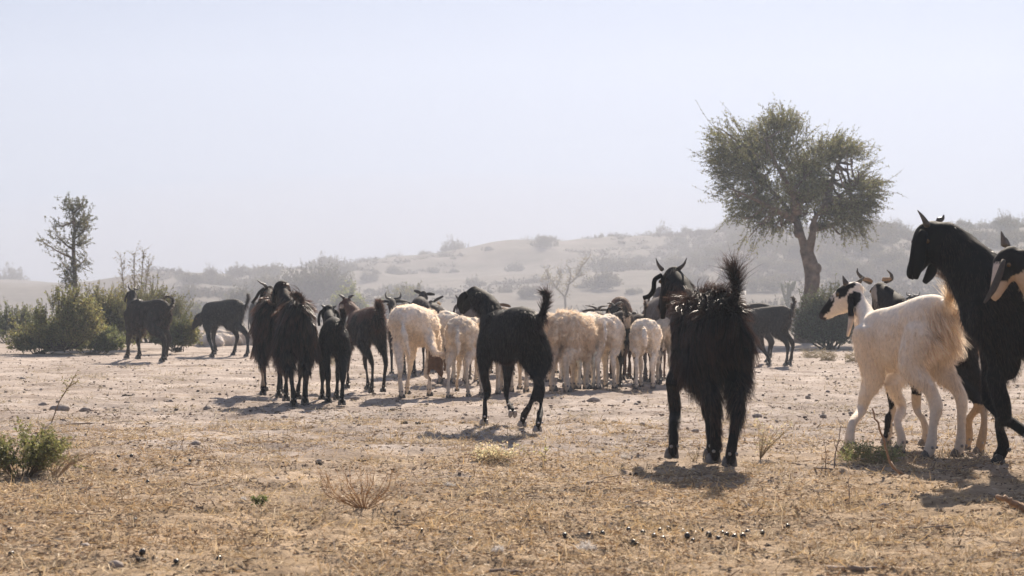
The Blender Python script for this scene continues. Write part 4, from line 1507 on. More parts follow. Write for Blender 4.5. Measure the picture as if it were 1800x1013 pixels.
T, Lf = twigs(p_, dirs, rng.uniform(.12, .42, n) * rng.uniform(.5, 1.05, n) * spk, 17, .034, foliage_col(p_, (.155, .15, .068), .3, 1.4, 9, (.23, .20, .085)), tw=.009, rng=rng, bend=.6, droop=.15)
mk('twigs', T[0], T[1], M['dry_plant'], troot, T[2] * .8)
mk('crown', Lf[0], Lf[1], M['leaf'], troot, Lf[2], smooth=False)

# --- slim young tree rising from the left shrubs
TB2 = on_ground(134, 604)
D2_ = TB2[1]
pm2 = F / D2_
r2 = empty('tree', TB2)
tag(r2, 'slim young tree with narrow ragged crown rising out of the left shrubs', 'tree')
i2 = lambda px, py, dd=0.0: P(px, py, D2_ + dd) - TB2
tm = MB()
tm.tube([i2(134, 608), i2(131, 560), i2(132, 500), i2(129, 440), i2(131, 400), i2(126, 358)], np.array([6, 5, 4, 3.2, 2.2, 1]) / pm2, seg=8, sub=4)
br = []
for a_, b_ in (((130, 455), (74, 424)), ((130, 440), (96, 410)), ((131, 420), (155, 395)), ((130, 400), (162, 378)), ((129, 390), (94, 398)), ((129, 375), (145, 355)), ((131, 470), (150, 455)), ((131, 480), (108, 462)), ((128, 370), (112, 355)), ((130, 430), (150, 425)), ((132, 500), (112, 480)), ((131, 410), (150, 370))):
    q = [i2(*a_), i2((a_[0] + b_[0]) / 2, (a_[1] + b_[1]) / 2 + 3, rng.normal(0, .15)), i2(*b_, rng.normal(0, .25))]
    tm.tube(q, np.array([2.0, 1.4, .6]) / pm2, seg=5, sub=3)
    br += list(crom(np.array(q), 5))
tm.build('trunk', M['bark'], r2)
br = np.array(br + [i2(130, y_) for y_ in range(360, 500, 6)])
n = 640
p_ = br[rng.integers(0, len(br), n)] + rng.normal(0, .05, (n, 3))
dirs = nrm(p_ - i2(130, 430)) * .8 + np.array([0, 0, .35]) + rng.normal(0, .6, p_.shape)
T, Lf = twigs(p_, dirs, rng.uniform(.05, .18, n), 15, .030, foliage_col(p_, (.085, .085, .035), .25, 2, 5, (.12, .11, .045)), tw=.008, rng=rng, bend=.5)
mk('twigs', T[0], T[1], M['dry_plant'], r2, T[2])
mk('crown', Lf[0], Lf[1], M['leaf'], r2, Lf[2], smooth=False)

# --- shrubs of the left thicket and around the tree
GRN, YGR = (.13, .14, .055), (.22, .20, .075)
SHR = [  # base px, py, width px, top py, green, alt, label, n
    (30, 604, 130, 520, GRN, YGR, 'low green shrub at the left end of the thicket', 900),
    (100, 612, 150, 494, GRN, YGR, 'tall green shrub at the foot of the slim young tree', 1500),
    (190, 616, 170, 482, (.085, .085, .035), YGR, 'dense green shrub in the middle of the thicket behind the curl-tailed goat', 1500),
    (150, 606, 110, 500, (.12, .12, .05), YGR, 'olive shrub filling the gap between the slim tree and the thicket middle', 900),
    (226, 606, 110, 492, (.12, .12, .05), YGR, 'yellowish shrub just left of the curl-tailed goat', 1000),
    (258, 608, 130, 478, (.10, .098, .038), YGR, 'shrub with tall pointed shoots just behind the curl-tailed goat', 1200),
    (312, 614, 90, 548, (.10, .105, .04), YGR, 'bright green low shrub to the rear of the curl-tailed goat', 800),
    (70, 622, 110, 560, GRN, YGR, 'dull low shrub spilling over the sand in front of the thicket', 700),
    (160, 622, 120, 566, GRN, YGR, 'ground-hugging shrub in front of the thicket middle', 700),
    (1457, 614, 120, 486, (.095, .10, .050), (.15, .135, .065), 'grey-green shrub against the trunk of the large tree', 1500),
    (1545, 614, 110, 545, (.085, .088, .045), (.13, .12, .06), 'low shrub seen between the white goat and the far horned head', 700),
]
for k, (px, py, w_, ty, g_, al, lab, n) in enumerate(SHR):
    B = on_ground(px, py)
    pm_ = F / B[1]
    r_ = empty('shrub', B)
    tag(r_, lab, 'shrub', 'green shrubs on the plain')
    shrub_parts(r_, np.random.default_rng(200 + k), w_ / pm_ * 1.05, (py - ty) / pm_ * .92, n, 24, .034, g_, al, spiky=.75, stems=14, tw=.010, seed=k, lobes=10, dpt=w_ / pm_ * .8, twl=(.18, .5), gap=-.2)

# dry feathery stems above the thicket
B = on_ground(232, 606)
r_ = empty('dry_weed', B)
tag(r_, 'pair of dry feathery weed stalks standing above the thicket', 'weed')
mbx = MB()
rng = np.random.default_rng(77)
for (x0, x1, y1) in ((225, 213, 458), (240, 252, 444), (244, 262, 462), (236, 236, 452)):
    q = crom(np.array([P(x0, 600, B[1]) - B, P((x0 + x1) / 2, 530, B[1]) - B, P(x1, y1, B[1]) - B]), 8)
    mbx.tube(q, .006, seg=4, cap=0, C=(.22, .17, .10))
    for t in range(10, 17):
        for s in range(5):
            T, Lf = twigs(np.array([q[t]]), np.array([[rng.normal(0, .6), rng.normal(0, .6), .8]]), np.array([rng.uniform(.05, .26)]), 7, .028, (.22, .18, .09), (.2, .15, .09), rng=rng, tw=.005)
            mbx.add(T[0], T[1], C=T[2])
            mbx.add(Lf[0], Lf[1], C=Lf[2])
mbx.build('stalks', M['dry_plant'], r_)

# --- shrubs and trees in the dusty middle distance
MIDV = [  # px, base D, width px, top py, colour, label, n
    (552, 56, 135, 440, (.07, .07, .035), 'big hazy thorn bush at the foot of the dune, tallest of the hazy bushes', 1100),
    (470, 60, 90, 470, (.08, .075, .04), 'hazy bush to the side of the tallest one, above the shaggy pair', 500),
    (612, 46, 60, 492, (.14, .15, .04), 'yellow-green rounded bush in the dust behind the kid', 500),
    (712, 48, 100, 484, (.13, .12, .05), 'wide yellowish bush in the dust above the scratching sheep', 800),
    (430, 50, 60, 488, (.09, .085, .045), 'small pale bush on the dune foot over the lowered-head goat', 300),
    (333, 44, 40, 520, (.11, .11, .05), 'small hazy bush between the two goats at the far side', 260),
    (1290, 60, 60, 455, (.08, .075, .045), 'grey bush on the slope under the tree crown', 400),
    (1475, 62, 50, 462, (.08, .08, .045), 'grey bush on the slope beside the tree trunk', 400),
    (1060, 62, 70, 470, (.10, .09, .05), 'dusty bush on the slope behind the flock', 400),
]
for k, (px, D_, w_, ty, c_, lab, n) in enumerate(MIDV):
    x_ = (px - 900) / F * D_
    z_ = float(ground_h(x_, D_))
    top = P(px, ty, D_)[2]
    r_ = empty('bush', (x_, D_, z_))
    tag(r_, lab, 'bush', 'hazy bushes at the foot of the dunes')
    shrub_parts(r_, np.random.default_rng(300 + k), w_ / F * D_, max(.6, (top - z_) * .92), n, 14, .075, c_, (np.array(c_) * 1.5), spiky=.45, stems=10, tw=.02, seed=k + 20, lobes=7)

# bare branching tree in the dust
D_ = 50
x_ = (995 - 900) / F * D_
r_ = empty('tree', (x_, D_, float(ground_h(x_, D_))))
tag(r_, 'bare pale branching tree fading into the dust behind the flock', 'tree')
o_ = np.array([x_, D_, float(ground_h(x_, D_))])
q_ = lambda px, py, dd=0.0: P(px, py, D_ + dd) - o_
tm = MB()
rng = np.random.default_rng(9)
segs_ = [((993, 565), (993, 520), 5), ((993, 522), (1000, 500), 4), ((1000, 500), (1014, 486), 3.2), ((1014, 486), (1022, 468), 3), ((1022, 468), (1036, 452), 2.6), ((1000, 500), (1003, 482), 2.6), ((1003, 482), (998, 468), 2),
         ((993, 522), (978, 506), 3), ((978, 506), (966, 490), 2.4), ((966, 490), (958, 474), 2), ((978, 506), (985, 488), 2.2), ((985, 488), (980, 470), 1.8), ((1014, 486), (1030, 482), 2.2), ((966, 490), (952, 492), 1.8)]
ends = []
for a_, b_, w_ in segs_:
    dd0 = rng.normal(0, .1)
    tm.tube([q_(*a_), q_((a_[0] + b_[0]) / 2 + 1, (a_[1] + b_[1]) / 2, dd0), q_(*b_)], np.array([w_, w_ * .9, w_ * .75]) * .5 / F * D_, seg=7, sub=3)
    for t in np.linspace(0, 1, 7): ends.append(q_(a_[0] + (b_[0] - a_[0]) * t, a_[1] + (b_[1] - a_[1]) * t))
tm.build('trunk', simple('pale_bark', (.30, .24, .15), .9), r_)
ends = np.array(ends)[7:]
p_ = ends[rng.integers(0, len(ends), 260)]
T, Lf = twigs(p_, rng.normal(0, 1, p_.shape) + [0, 0, .6], rng.uniform(.08, .28, len(p_)), 5, .045, (.20, .17, .07), (.25, .2, .12), rng=rng, tw=.012)
mk('twigs', T[0], T[1], M['dry_plant'], r_, T[2])
mk('crown', Lf[0], Lf[1], M['leaf'], r_, Lf[2], smooth=False)

# small upright spurge on the slope beside the big trunk
D_ = 46
x_ = (1385 - 900) / F * D_
o_ = np.array([x_, D_, float(ground_h(x_, D_))])
r_ = empty('plant', o_)
tag(r_, 'small many-armed upright plant on the slope between the upright-tailed goat and the trunk', 'plant')
tm = MB()
for (a_, b_) in (((1386, 575), (1385, 500)), ((1385, 540), (1376, 512)), ((1385, 535), (1393, 498)), ((1376, 512), (1374, 500)), ((1385, 550), (1397, 525)), ((1393, 510), (1398, 495))):
    tm.tube([q for q in (P(a_[0], a_[1], D_) - o_, P((a_[0] + b_[0]) / 2, (a_[1] + b_[1]) / 2, D_) - o_, P(b_[0], b_[1], D_) - o_)], np.array([.035, .035, .028]), seg=6, sub=2, C=(.13, .14, .06))
rng = np.random.default_rng(19)
pp = np.vstack([P(1385 + rng.normal(0, 5), y_, D_) - o_ for y_ in rng.uniform(500, 560, 160)])
T, Lf = twigs(pp, rng.normal(0, 1, pp.shape) + [0, 0, 1.2], rng.uniform(.08, .22, len(pp)), 6, .05, (.13, .14, .06), (.15, .13, .08), rng=rng, tw=.012)
tm.add(Lf[0], Lf[1], C=Lf[2])
tm.build('arms', M['dry_plant'], r_)

# --- dune shrubs: a few built, the rest copied
protos = []
for k in range(5):
    r_ = empty('dune_shrub', (0, 0, 0))
    shrub_parts(r_, np.random.default_rng(400 + k), 1.9, 1.0, 360, 12, .085, (.070, .068, .038) if k % 2 else (.085, .080, .045), (.11, .10, .06), spiky=.6, stems=5, tw=.02, seed=k + 40, lobes=5, gap=-.1, twl=(.15, .6))
    protos.append(r_)


def copy_tree(o):
    c_ = o.copy()
    COL.objects.link(c_)
    for ch in o.children:
        d2 = ch.copy()
        COL.objects.link(d2)
        d2.parent = c_
    return c_


rng = np.random.default_rng(5)
DS = []
CR = [  # crest shrubs seen in the photo: px, size
    (8, 2.6, 1.6), (28, 1.6, .9), (322, .7, .5), (336, .5, .4), (372, .8, .8), (312, .5, .4), (450, 1.4, .5), (480, 1.6, .7), (655, 1.3, .9), (683, .9, .8), (700, 1.0, .8), (718, .9, .7), (744, .7, .9), (752, .8, .8),
    (800, 1.9, 1.3), (922, 1.6, 1.2), (945, 2.2, 1.3), (970, 2.0, 1.2), (995, 1.5, 1.0), (1020, 1.0, .7), (1048, 1.6, .9), (1068, 1.2, .9), (1085, 1.1, .8), (1108, .8, .5), (1125, 1.0, .6),
    (1158, 1.8, 1.5), (1182, 1.2, 1.0), (1225, 1.2, .7), (1245, 1.6, 1.2), (1262, 1.2, .9), (1278, 1.4, 1.2), (1296, 1.6, 1.0), (1335, 1.4, .9), (1360, 1.2, .8), (1515, 1.5, .9), (1535, 1.3, .8), (1560, 1.2, .9), (1580, 1.2, .7),
    (1640, 1.2, .8), (1665, 1.3, .9), (1690, 1.1, .7), (1712, 1.4, 1.0), (1735, 1.0, .7), (1752, 1.6, 1.2), (1775, 1.9, 1.5), (1796, 1.4, 1.2)]
for px, w_, h_ in CR:
    cd = float(np.interp(px, CREST_PX, CREST_D)) - rng.uniform(0, 2)
    DS.append(((px - 900) / F * cd, cd, w_, h_ * (.9 if px != 800 else 1), 1))
for k in range(250):   # slopes, thickest on the right-hand dune
    px = rng.uniform(330, 1830) if rng.uniform() < .35 else rng.uniform(1180, 1830)
    cd = float(np.interp(px, CREST_PX, CREST_D))
    D_ = 48 + (cd - 50) * rng.uniform(0.1, 1) ** .8
    s = rng.uniform(.35, 1.05)
    DS.append(((px - 900) / F * D_, D_, s * 1.4, s * rng.uniform(.6, .95), 0))
TALL = [c_[0] for c_ in CR].index(800)
for k, (x_, y_, w_, h_, crest) in enumerate(DS):
    o = protos[k] if k < 5 else copy_tree(protos[k % 5])
    o.location = (x_, y_, float(ground_h(x_, y_)) - .05)
    o.rotation_euler = (0, 0, rng.uniform(0, 6.28))
    o.scale = (w_ / 1.9, w_ / 1.9, h_)
    if k == TALL: lab, grp = 'tall flat-topped bush standing alone on the dune crest', None
    elif crest: lab, grp = 'hazy grey shrub outlined against the sky on the dune crest', 'shrubs on the dune crest'
    else: lab, grp = 'hazy grey shrub growing on the sandy dune slope', 'shrubs on the dune slopes'
    for key in ('label', 'category', 'group'):
        if key in o: del o[key]
    tag(o, lab, 'shrub', grp)

# low dry scrub that mottles the dune slopes, far too much of it to count
rng = np.random.default_rng(61)
n = 4200
pxs = np.where(rng.uniform(0, 1, n) < .58, rng.uniform(250, 1850, n), rng.uniform(1150, 1850, n))
cds = np.interp(pxs, CREST_PX, CREST_D)
ys_ = 46 + (cds - 47) * rng.uniform(0, 1, n) ** .7
xs_ = (pxs - 900) / F * ys_
kp = vnoise(np.stack([xs_ / 6, ys_ / 9, 0 * xs_], -1), 17) + .6 * vnoise(np.stack([xs_ / 2, ys_ / 3, 0 * xs_], -1), 18) > -.25
xs_, ys_ = xs_[kp], ys_[kp]
sz_ = rng.uniform(.12, .42, len(xs_))
per = 16
kk = np.repeat(np.arange(len(xs_)), per)
d_ = rng.normal(0, 1, (len(kk), 3))
d_[:, 2] = np.abs(d_[:, 2]) * .8
r0 = np.stack([xs_[kk], ys_[kk], ground_h(xs_, ys_)[kk]], -1) + nrm(d_) * [1, 1, .3] * sz_[kk][:, None] * .6
T, Lf = twigs(r0, d_, sz_[kk] * .6, 2, .11, foliage_col(r0, (.085, .078, .050), .25, .3, 3), rng=rng, tw=.03)
tag(mk('dune_scrub', np.vstack([T[0], Lf[0]]), np.vstack([T[1], Lf[1] + len(T[0])]), M['dry_plant'], None, np.vstack([T[2], Lf[2]]), smooth=False), 'low dry scrub mottling the dune slopes', 'scrub', kind='stuff')
# ------------------------------------------------------------------ litter and small things on the ground
rng = np.random.default_rng(88)


def scatter(n, y0, y1, power=1.0, edge=1.12):
    """points on the ground inside the view wedge, thinning with distance"""
    u = rng.uniform(0, 1, n) ** power
    y = y0 + (y1 - y0) * u
    x = rng.uniform(-1, 1, n) * (900 / F) * y * edge
    return x, y


def litter(name, n, y0, y1, L, w, cols, lift=.5, power=1.0, patch=None, label=None):
    x, y = scatter(n, y0, y1, power)
    if patch is not None:
        k = vnoise(np.stack([x * 1.3, y * .9, 0 * x], -1), 31) + .5 * vnoise(np.stack([x * 4, y * 3, 0 * x], -1), 32) + .55 * vnoise(np.stack([x * 11, y * 9, 0 * x], -1), 33) + rng.normal(0, .2, len(x)) > patch(y)
        x, y = x[k], y[k]
    n = len(x)
    z = ground_h(x, y)
    a = rng.uniform(0, 6.28, n)
    el = np.abs(rng.normal(0, .18, n)) * lift * 2
    up_ = rng.uniform(0, 1, n) < .12 * lift
    el[up_] = rng.uniform(.4, 1.3, up_.sum())
    l = L * rng.uniform(.35, 1.3, n)
    d = np.stack([np.cos(a) * np.cos(el), np.sin(a) * np.cos(el), np.sin(el)], -1)
    s = nrm(np.cross(d, rng.normal(0, .5, (n, 3)) + [0, 0, 1]))
    p0 = np.stack([x, y, z + .002], -1)
    p1 = p0 + d * l[:, None] * .5 + rng.normal(0, .12, (n, 3)) * l[:, None] * .5 * [1, 1, .5]
    p2 = p1 + d * l[:, None] * .5 + np.array([0, 0, -.15]) * l[:, None] * lift
    p1[:, 2] = np.maximum(p1[:, 2], z + .002)
    p2[:, 2] = np.maximum(p2[:, 2], z + .001)
    ww = (w * rng.uniform(.5, 1.4, n))[:, None] * .5
    V = np.stack([p0 - s * ww, p0 + s * ww, p1 - s * ww, p1 + s * ww, p2 - s * ww * .4, p2 + s * ww * .4], 1).reshape(-1, 3)
    b_ = np.arange(n)[:, None] * 6
    Q = np.concatenate([b_ + [0, 1, 3, 2], b_ + [2, 3, 5, 4]])
    c_ = np.array(cols)[rng.integers(0, len(cols), n)] * rng.uniform(.7, 1.3, (n, 1))
    o = mk(name, V, Q, M['dry_plant'], None, np.repeat(c_, 6, axis=0), smooth=False)
    return tag(o, label, 'ground litter', kind='stuff')


GOLD = [(.62, .44, .23), (.54, .39, .22), (.70, .55, .35), (.44, .31, .18), (.74, .63, .47), (.30, .20, .12), (.16, .11, .075), (.24, .17, .12)]
litter('dry_straw', 95000, 4.1, 10.5, .034, .0030, GOLD, .45, 1.0, lambda y: -.75 + .22 * (y - 4.2), 'golden chaff and dry straw strewn over the foreground')
litter('dry_leaf_litter', 50000, 4.1, 9, .013, .005, [(.34, .22, .12), (.24, .15, .09), (.50, .36, .22), (.14, .09, .06), (.55, .44, .30)], .7, 1.0, lambda y: -.8 + .2 * (y - 4.2), 'small brown leaf crumbs mixed into the straw')
litter('sparse_straw', 12000, 8.5, 24, .035, .004, [(.46, .36, .24), (.34, .25, .16), (.22, .16, .11), (.56, .47, .36)], .4, 1.3, None, 'thin scattered straw bits on the bare trampled ground')


# tufts of trampled grass and debris that gather in clumps
def clumps(name, nc, per, y0, y1, sp, L, w, cols, up, label, power=1.0):
    cx, cy = scatter(nc, y0, y1, power)
    kk = np.repeat(np.arange(nc), per)
    big = rng.uniform(.5, 1.6, nc)[kk]
    n = len(kk)
    x = cx[kk] + rng.normal(0, sp, n) * big * 1.5
    y = cy[kk] + rng.normal(0, sp, n) * big
    z = ground_h(x, y)
    a = rng.uniform(0, 6.28, n)
    el = np.abs(rng.normal(0, up, n))
    d = np.stack([np.cos(a) * np.cos(el), np.sin(a) * np.cos(el), np.sin(np.minimum(el, 1.4))], -1)
    l = L * rng.uniform(.3, 1.3, n) * big
    s = nrm(np.cross(d, rng.normal(0, .5, (n, 3)) + [0, 0, 1]))
    ww = (w * rng.uniform(.5, 1.4, n))[:, None] * .5
    p0 = np.stack([x, y, z + .003], -1)
    p1 = p0 + d * l[:, None] * .55
    p2 = p1 + (d + rng.normal(0, .3, (n, 3)) + [0, 0, -.25]) * l[:, None] * .45
    p2[:, 2] = np.maximum(p2[:, 2], z + .002)
    V = np.stack([p0 - s * ww, p0 + s * ww, p1 - s * ww, p1 + s * ww, p2 - s * ww * .3, p2 + s * ww * .3], 1).reshape(-1, 3)
    b_ = np.arange(n)[:, None] * 6
    Q = np.concatenate([b_ + [0, 1, 3, 2], b_ + [2, 3, 5, 4]])
    tone = np.array(cols)[rng.integers(0, len(cols), nc)][kk] * rng.uniform(.6, 1.35, (n, 1))
    return tag(mk(name, V, Q, M['dry_plant'], None, np.repeat(tone, 6, axis=0), smooth=False), label, 'ground litter', kind='stuff')


clumps('trampled_grass', 1150, 32, 4.1, 10.5, .030, .040, .0022, [(.60, .45, .25), (.50, .36, .20), (.70, .57, .38), (.40, .28, .16)], .55, 'little clumps of trampled dry grass in the foreground')
clumps('brown_debris', 900, 26, 4.1, 12, .035, .016, .0055, [(.13, .09, .06), (.20, .14, .09), (.10, .07, .05), (.26, .19, .13)], .25, 'patches of dark leaf and dung debris in the foreground')
clumps('pale_stubble', 350, 30, 10, 20, .05, .045, .0035, [(.50, .42, .29), (.42, .34, .22)], .5, 'low pale stubble on the bare ground')


def rock_verts(s, rng, sub=1):
    import bmesh
    bm = bmesh.new()
    bmesh.ops.create_icosphere(bm, subdivisions=sub, radius=1)
    V = np.array([v.co[:] for v in bm.verts])
    T = np.array([[v.index for v in f.verts] for f in bm.faces])
    bm.free()
    sd = int(rng.integers(0, 999))
    V = V * (1 + .32 * vnoise(V * 1.3 + sd, sd) + .12 * vnoise(V * 3.1, sd))[:, None]
    return V * s, T


# gravel: crumbs of soil, far too many to count
mbg = MB()
rp = [rock_verts(np.array([1, .85, .6]), rng) for _ in range(6)]
x, y = scatter(16000, 4.1, 26, 1.0)
z = ground_h(x, y)
r = .0018 + .0075 * rng.uniform(0, 1, len(x)) ** 5
r *= np.clip(y / 7, .8, 1.8)
Vs, Ts, Cs = [], [], []
off = 0
for k in range(6):
    m = np.arange(len(x)) % 6 == k
    V0, T0 = rp[k]
    a = rng.uniform(0, 6.28, m.sum())
    ca, sa = np.cos(a), np.sin(a)
    R_ = np.stack([V0[None, :, 0] * ca[:, None] - V0[None, :, 1] * sa[:, None], V0[None, :, 0] * sa[:, None] + V0[None, :, 1] * ca[:, None], np.broadcast_to(V0[None, :, 2], (m.sum(), len(V0)))], -1)
    W_ = R_ * r[m][:, None, None] + np.stack([x[m], y[m], z[m] + r[m] * .3], -1)[:, None]
    Vs.append(W_.reshape(-1, 3))
    Ts.append((T0[None] + (np.arange(m.sum()) * len(V0))[:, None, None]).reshape(-1, 3) + off)
    cc = np.array([(.28, .22, .17), (.36, .29, .24), (.24, .19, .155), (.44, .38, .32), (.16, .125, .10)])[rng.integers(0, 5, m.sum())]
    Cs.append(np.repeat(cc, len(V0), axis=0))
    off += len(W_.reshape(-1, 3))
M['soil'] = simple('soil', None, .95, attr=True, spec=.1, noise=.2, nscale=80)
tag(mk('gravel', np.vstack(Vs), [np.vstack(Ts)], M['soil'], None, np.vstack(Cs)), 'soil crumbs and grit scattered over the trampled ground', 'gravel', kind='stuff')

LMK = [(60, 800, 'the green herb at the left edge'), (330, 610, 'the curl-tailed goat'), (515, 715, 'the shaggy pair'), (590, 712, 'the small black goat'), (715, 700, 'the scratching sheep'), (900, 755, 'the striding goat'), (1040, 690, 'the white sheep row'),
       (1181, 810, 'the front hoof of the large shaggy goat'), (1290, 820, 'the hind hooves of the large shaggy goat'), (1385, 645, 'the upright-tailed goat'), (1500, 805, 'the forefoot of the white goat'), (1650, 808, 'the hind feet of the white goat'),
       (1760, 815, 'the hoof of the tall buck'), (640, 890, 'the tan leafless weed'), (862, 800, 'the cream-flowered weed'), (1350, 800, 'the pale branching weed'), (1240, 940, 'the cluster of shiny pellets'), (1030, 966, 'the largest wool tuft'), (1790, 890, 'the broken branch end'), (134, 658, 'the leaning dead twig'), (200, 990, 'the bottom corner')]


def where(px, py):
    lx, ly, nm = min(LMK, key=lambda q: (q[0] - px) ** 2 + 2.2 * (q[1] - py) ** 2)
    dx, dy = px - lx, py - ly
    if abs(dx) > 1.3 * abs(dy): return ('right of ' if dx > 0 else 'left of ') + nm
    return ('in front of ' if dy > 0 else 'beyond ') + nm


# stones and clods one can point at
M['stone'] = simple('stone', (.30, .25, .215), .9, noise=.35, nscale=25, bump=.01)
M['dung'] = simple('dung', (.060, .042, .030), .85, noise=.5, nscale=45, bump=.01)
M['pellet'] = simple('pellet', (.020, .016, .014), .33, spec=.5)
STN = [(900, 300, 8, 0)]
PAL = [(365, 721, 9), (345, 782, 10), (148, 963, 10), (204, 997, 14), (625, 703, 9), (500, 737, 8), (1044, 707, 12), (1080, 743, 6), (1130, 749, 8), (722, 864, 6), (1103, 893, 5), (1303, 885, 8), (1316, 893, 8),
       (1330, 734, 9), (1463, 892, 8), (1555, 892, 9), (1570, 748, 6), (1447, 734, 7), (1495, 728, 5), (890, 700, 6), (1118, 712, 5), (560, 812, 6), (75, 716, 11), (110, 722, 14), (150, 724, 10), (95, 720, 8), (1222, 760, 9),
       (300, 708, 7), (270, 722, 6), (700, 715, 6), (40, 668, 6), (1210, 688, 5), (1290, 670, 5), (1420, 700, 6), (1455, 690, 5)]
for px, py, s in PAL:
    p = on_ground(px, py)
    sz = s / (F / p[1]) * np.array([1, .85, .62])
    V, T = rock_verts(sz, rng, 2)
    o = mk('stone', V, [T], M['stone'])
    o.location = p + np.array([0, 0, sz[2] * .35])
    o.rotation_euler = (0, 0, rng.uniform(0, 6.28))
    tag(o, ('largish' if s > 11 else 'small' if s > 6.5 else 'tiny') + ' pale dusty stone ' + where(px, py), 'stone', 'stones on the ground')
DNG = [(228, 698, 18, 4), (485, 760, 14, 6), (1062, 783, 11, 6), (240, 706, 9, 4), (298, 708, 8, 4), (204, 828, 8, 5), (310, 722, 6, 4), (572, 710, 10, 4), (690, 722, 12, 4), (712, 745, 8, 5), (735, 746, 8, 4), (109, 848, 7, 5), (815, 745, 7, 4),
       (560, 817, 7, 6), (420, 786, 6, 3), (440, 848, 6, 4), (1118, 839, 9, 7), (905, 852, 5, 5), (248, 986, 15, 6), (640, 812, 6, 4), (1070, 900, 6, 4), (1500, 942, 6, 5), (1350, 962, 8, 6), (1545, 665, 14, 4), (880, 668, 9, 3)]
for px, py, w_, h_ in DNG:
    p = on_ground(px, py)
    u = p[1] / F
    mb_ = MB()
    for j in range(7):
        V, T = rock_verts(np.array([w_ * .45, w_ * .4, h_ * .8]) * u * rng.uniform(.6, 1), rng, 1)
        mb_.add(V + np.array([rng.normal(0, w_ * .28), rng.normal(0, w_ * .3), rng.uniform(0, h_ * .3)]) * u, T=T)
    o = mb_.build('dung_clod', M['dung'])
    o.location = p + np.array([0, 0, h_ * .2 * u])
    tag(o, ('broad' if w_ > 11 else 'small' if w_ > 6 else 'tiny') + ' dark dung clod ' + where(px, py), 'dung', 'dung clods on the ground')
PEL = [(1105, 935), (1130, 941), (1150, 947), (1121, 961), (1114, 957), (1175, 934), (1208, 946), (1218, 955), (1222, 942), (1246, 944), (1256, 941), (1270, 933), (1270, 941), (1277, 944), (1291, 948), (1306, 947), (1314, 940), (1340, 940),
       (1385, 929), (740, 937), (827, 952), (993, 945), (1035, 944), (1059, 942), (20, 978), (17, 936), (250, 975), (237, 918), (208, 805), (231, 804), (307, 812), (334, 812), (308, 808), (260, 850), (1165, 952), (1183, 958), (1200, 938), (1233, 936), (1262, 952), (1160, 936), (310, 992), (385, 986)]
pel0 = None
for px, py in PEL:
    p = on_ground(px, py)
    if pel0 is None:
        mb_ = MB()
        mb_.ball((0, 0, 0), (.0092, .0078, .0076), 12, rings=8)
        pel0 = o = mb_.build('dung_pellet', M['pellet'])
    else:
        o = pel0.copy(); COL.objects.link(o)
    s = rng.uniform(.85, 1.15)
    o.scale = (s, s, s)
    o.location = p + np.array([0, 0, .0065])
    o.rotation_euler = (rng.uniform(0, 1), rng.uniform(0, 1), rng.uniform(0, 6))
    tag(o, 'shiny round black dung pellet ' + ('in the pellet cluster' if 1090 < px < 1350 and py > 925 else where(px, py)), 'dung pellet', 'dung pellets in the foreground')


def plant(name, label, cat, px, py, spec, leafc=None, nleaf=0, lsize=.01, col=(.30, .21, .12), w=.0022, dens=0, twl=.05, mat='dry_plant', group=None):
    """spec: branches as pixel polylines at the plant's own depth (px, py, dd)."""
    B = on_ground(px, py)
    root = empty(name, B)
    tag(root, label, cat, group)
    mb_ = MB()
    tips = []
    for br_ in spec:
        q = np.array([P(v[0], v[1], B[1] + (v[2] if len(v) > 2 else 0)) - B for v in br_])
        q[:, 2] = np.maximum(q[:, 2], -.01)
        m_ = len(q)
        mb_.tube(q, np.linspace(w, w * .4, m_), seg=5, sub=3, C=col)
        c_ = crom(q, 6)
        tips += list(c_[len(c_) // 4:])
    mb_.build('stems', M[mat], root)
    if dens:
        tips = np.array(tips)
        p_ = tips[rng.integers(0, len(tips), dens)]
        d_ = nrm(p_ - np.array([0, 0, -.05])) + rng.normal(0, .8, p_.shape)
        T, Lf = twigs(p_, d_, rng.uniform(.4, 1.2, dens) * twl, nleaf, lsize, leafc if leafc else (.3, .2, .1), col, rng=rng, tw=w * .8, bend=.5)
        m2 = MB()
        m2.add(T[0], T[1], C=T[2])
        if Lf is not None: m2.add(Lf[0], Lf[1], C=Lf[2])
        V, Fs, C = m2.arrays()
        mk('leaves' if nleaf else 'twigs', V, Fs, M['leaf' if nleaf else 'dry_plant'], root, C, smooth=False)
    return root


R = lambda a, b: rng.uniform(a, b)
# green spiny herb at the left edge
sp = []
for k in range(38):
    a = R(-1, 1)
    sp.append([(40 + a * 25, 838, R(-.08, .08)), (40 + a * 60 + R(-10, 10), 800 + R(-10, 10), R(-.15, .15)), (38 + a * 104 + R(-12, 12), 764 + abs(a) * 45 + R(-20, 22), R(-.22, .22))])
plant('herb', 'low tangled green herb with dead twigs at the left edge', 'plant', 45, 838, sp, (.18, .18, .07), 16, .013, (.20, .14, .08), .0022, 1000, .060)
plant('dead_twig', 'dead leaning twig with a few dry leaves, above the low green herb', 'twig', 92, 742, [[(90, 745), (105, 705), (121, 680), (134, 656)], [(110, 697), (118, 682), (112, 672)], [(121, 680), (135, 672)]], (.22, .2, .1), 4, .014, (.26, .18, .10), .0035, 26, .03)
sp = [[(95 + R(-5, 5), 845, R(-.1, .1)), (110 + R(-20, 30), 815, R(-.1, .1)), (130 + R(-20, 45), 785 + R(0, 25), R(-.1, .1))] for k in range(16)]
plant('dry_weed', 'straw-coloured dry stems at the foot of the green herb', 'weed', 115, 847, sp, None, 0, .01, (.34, .24, .14), .0016, 60, .05)
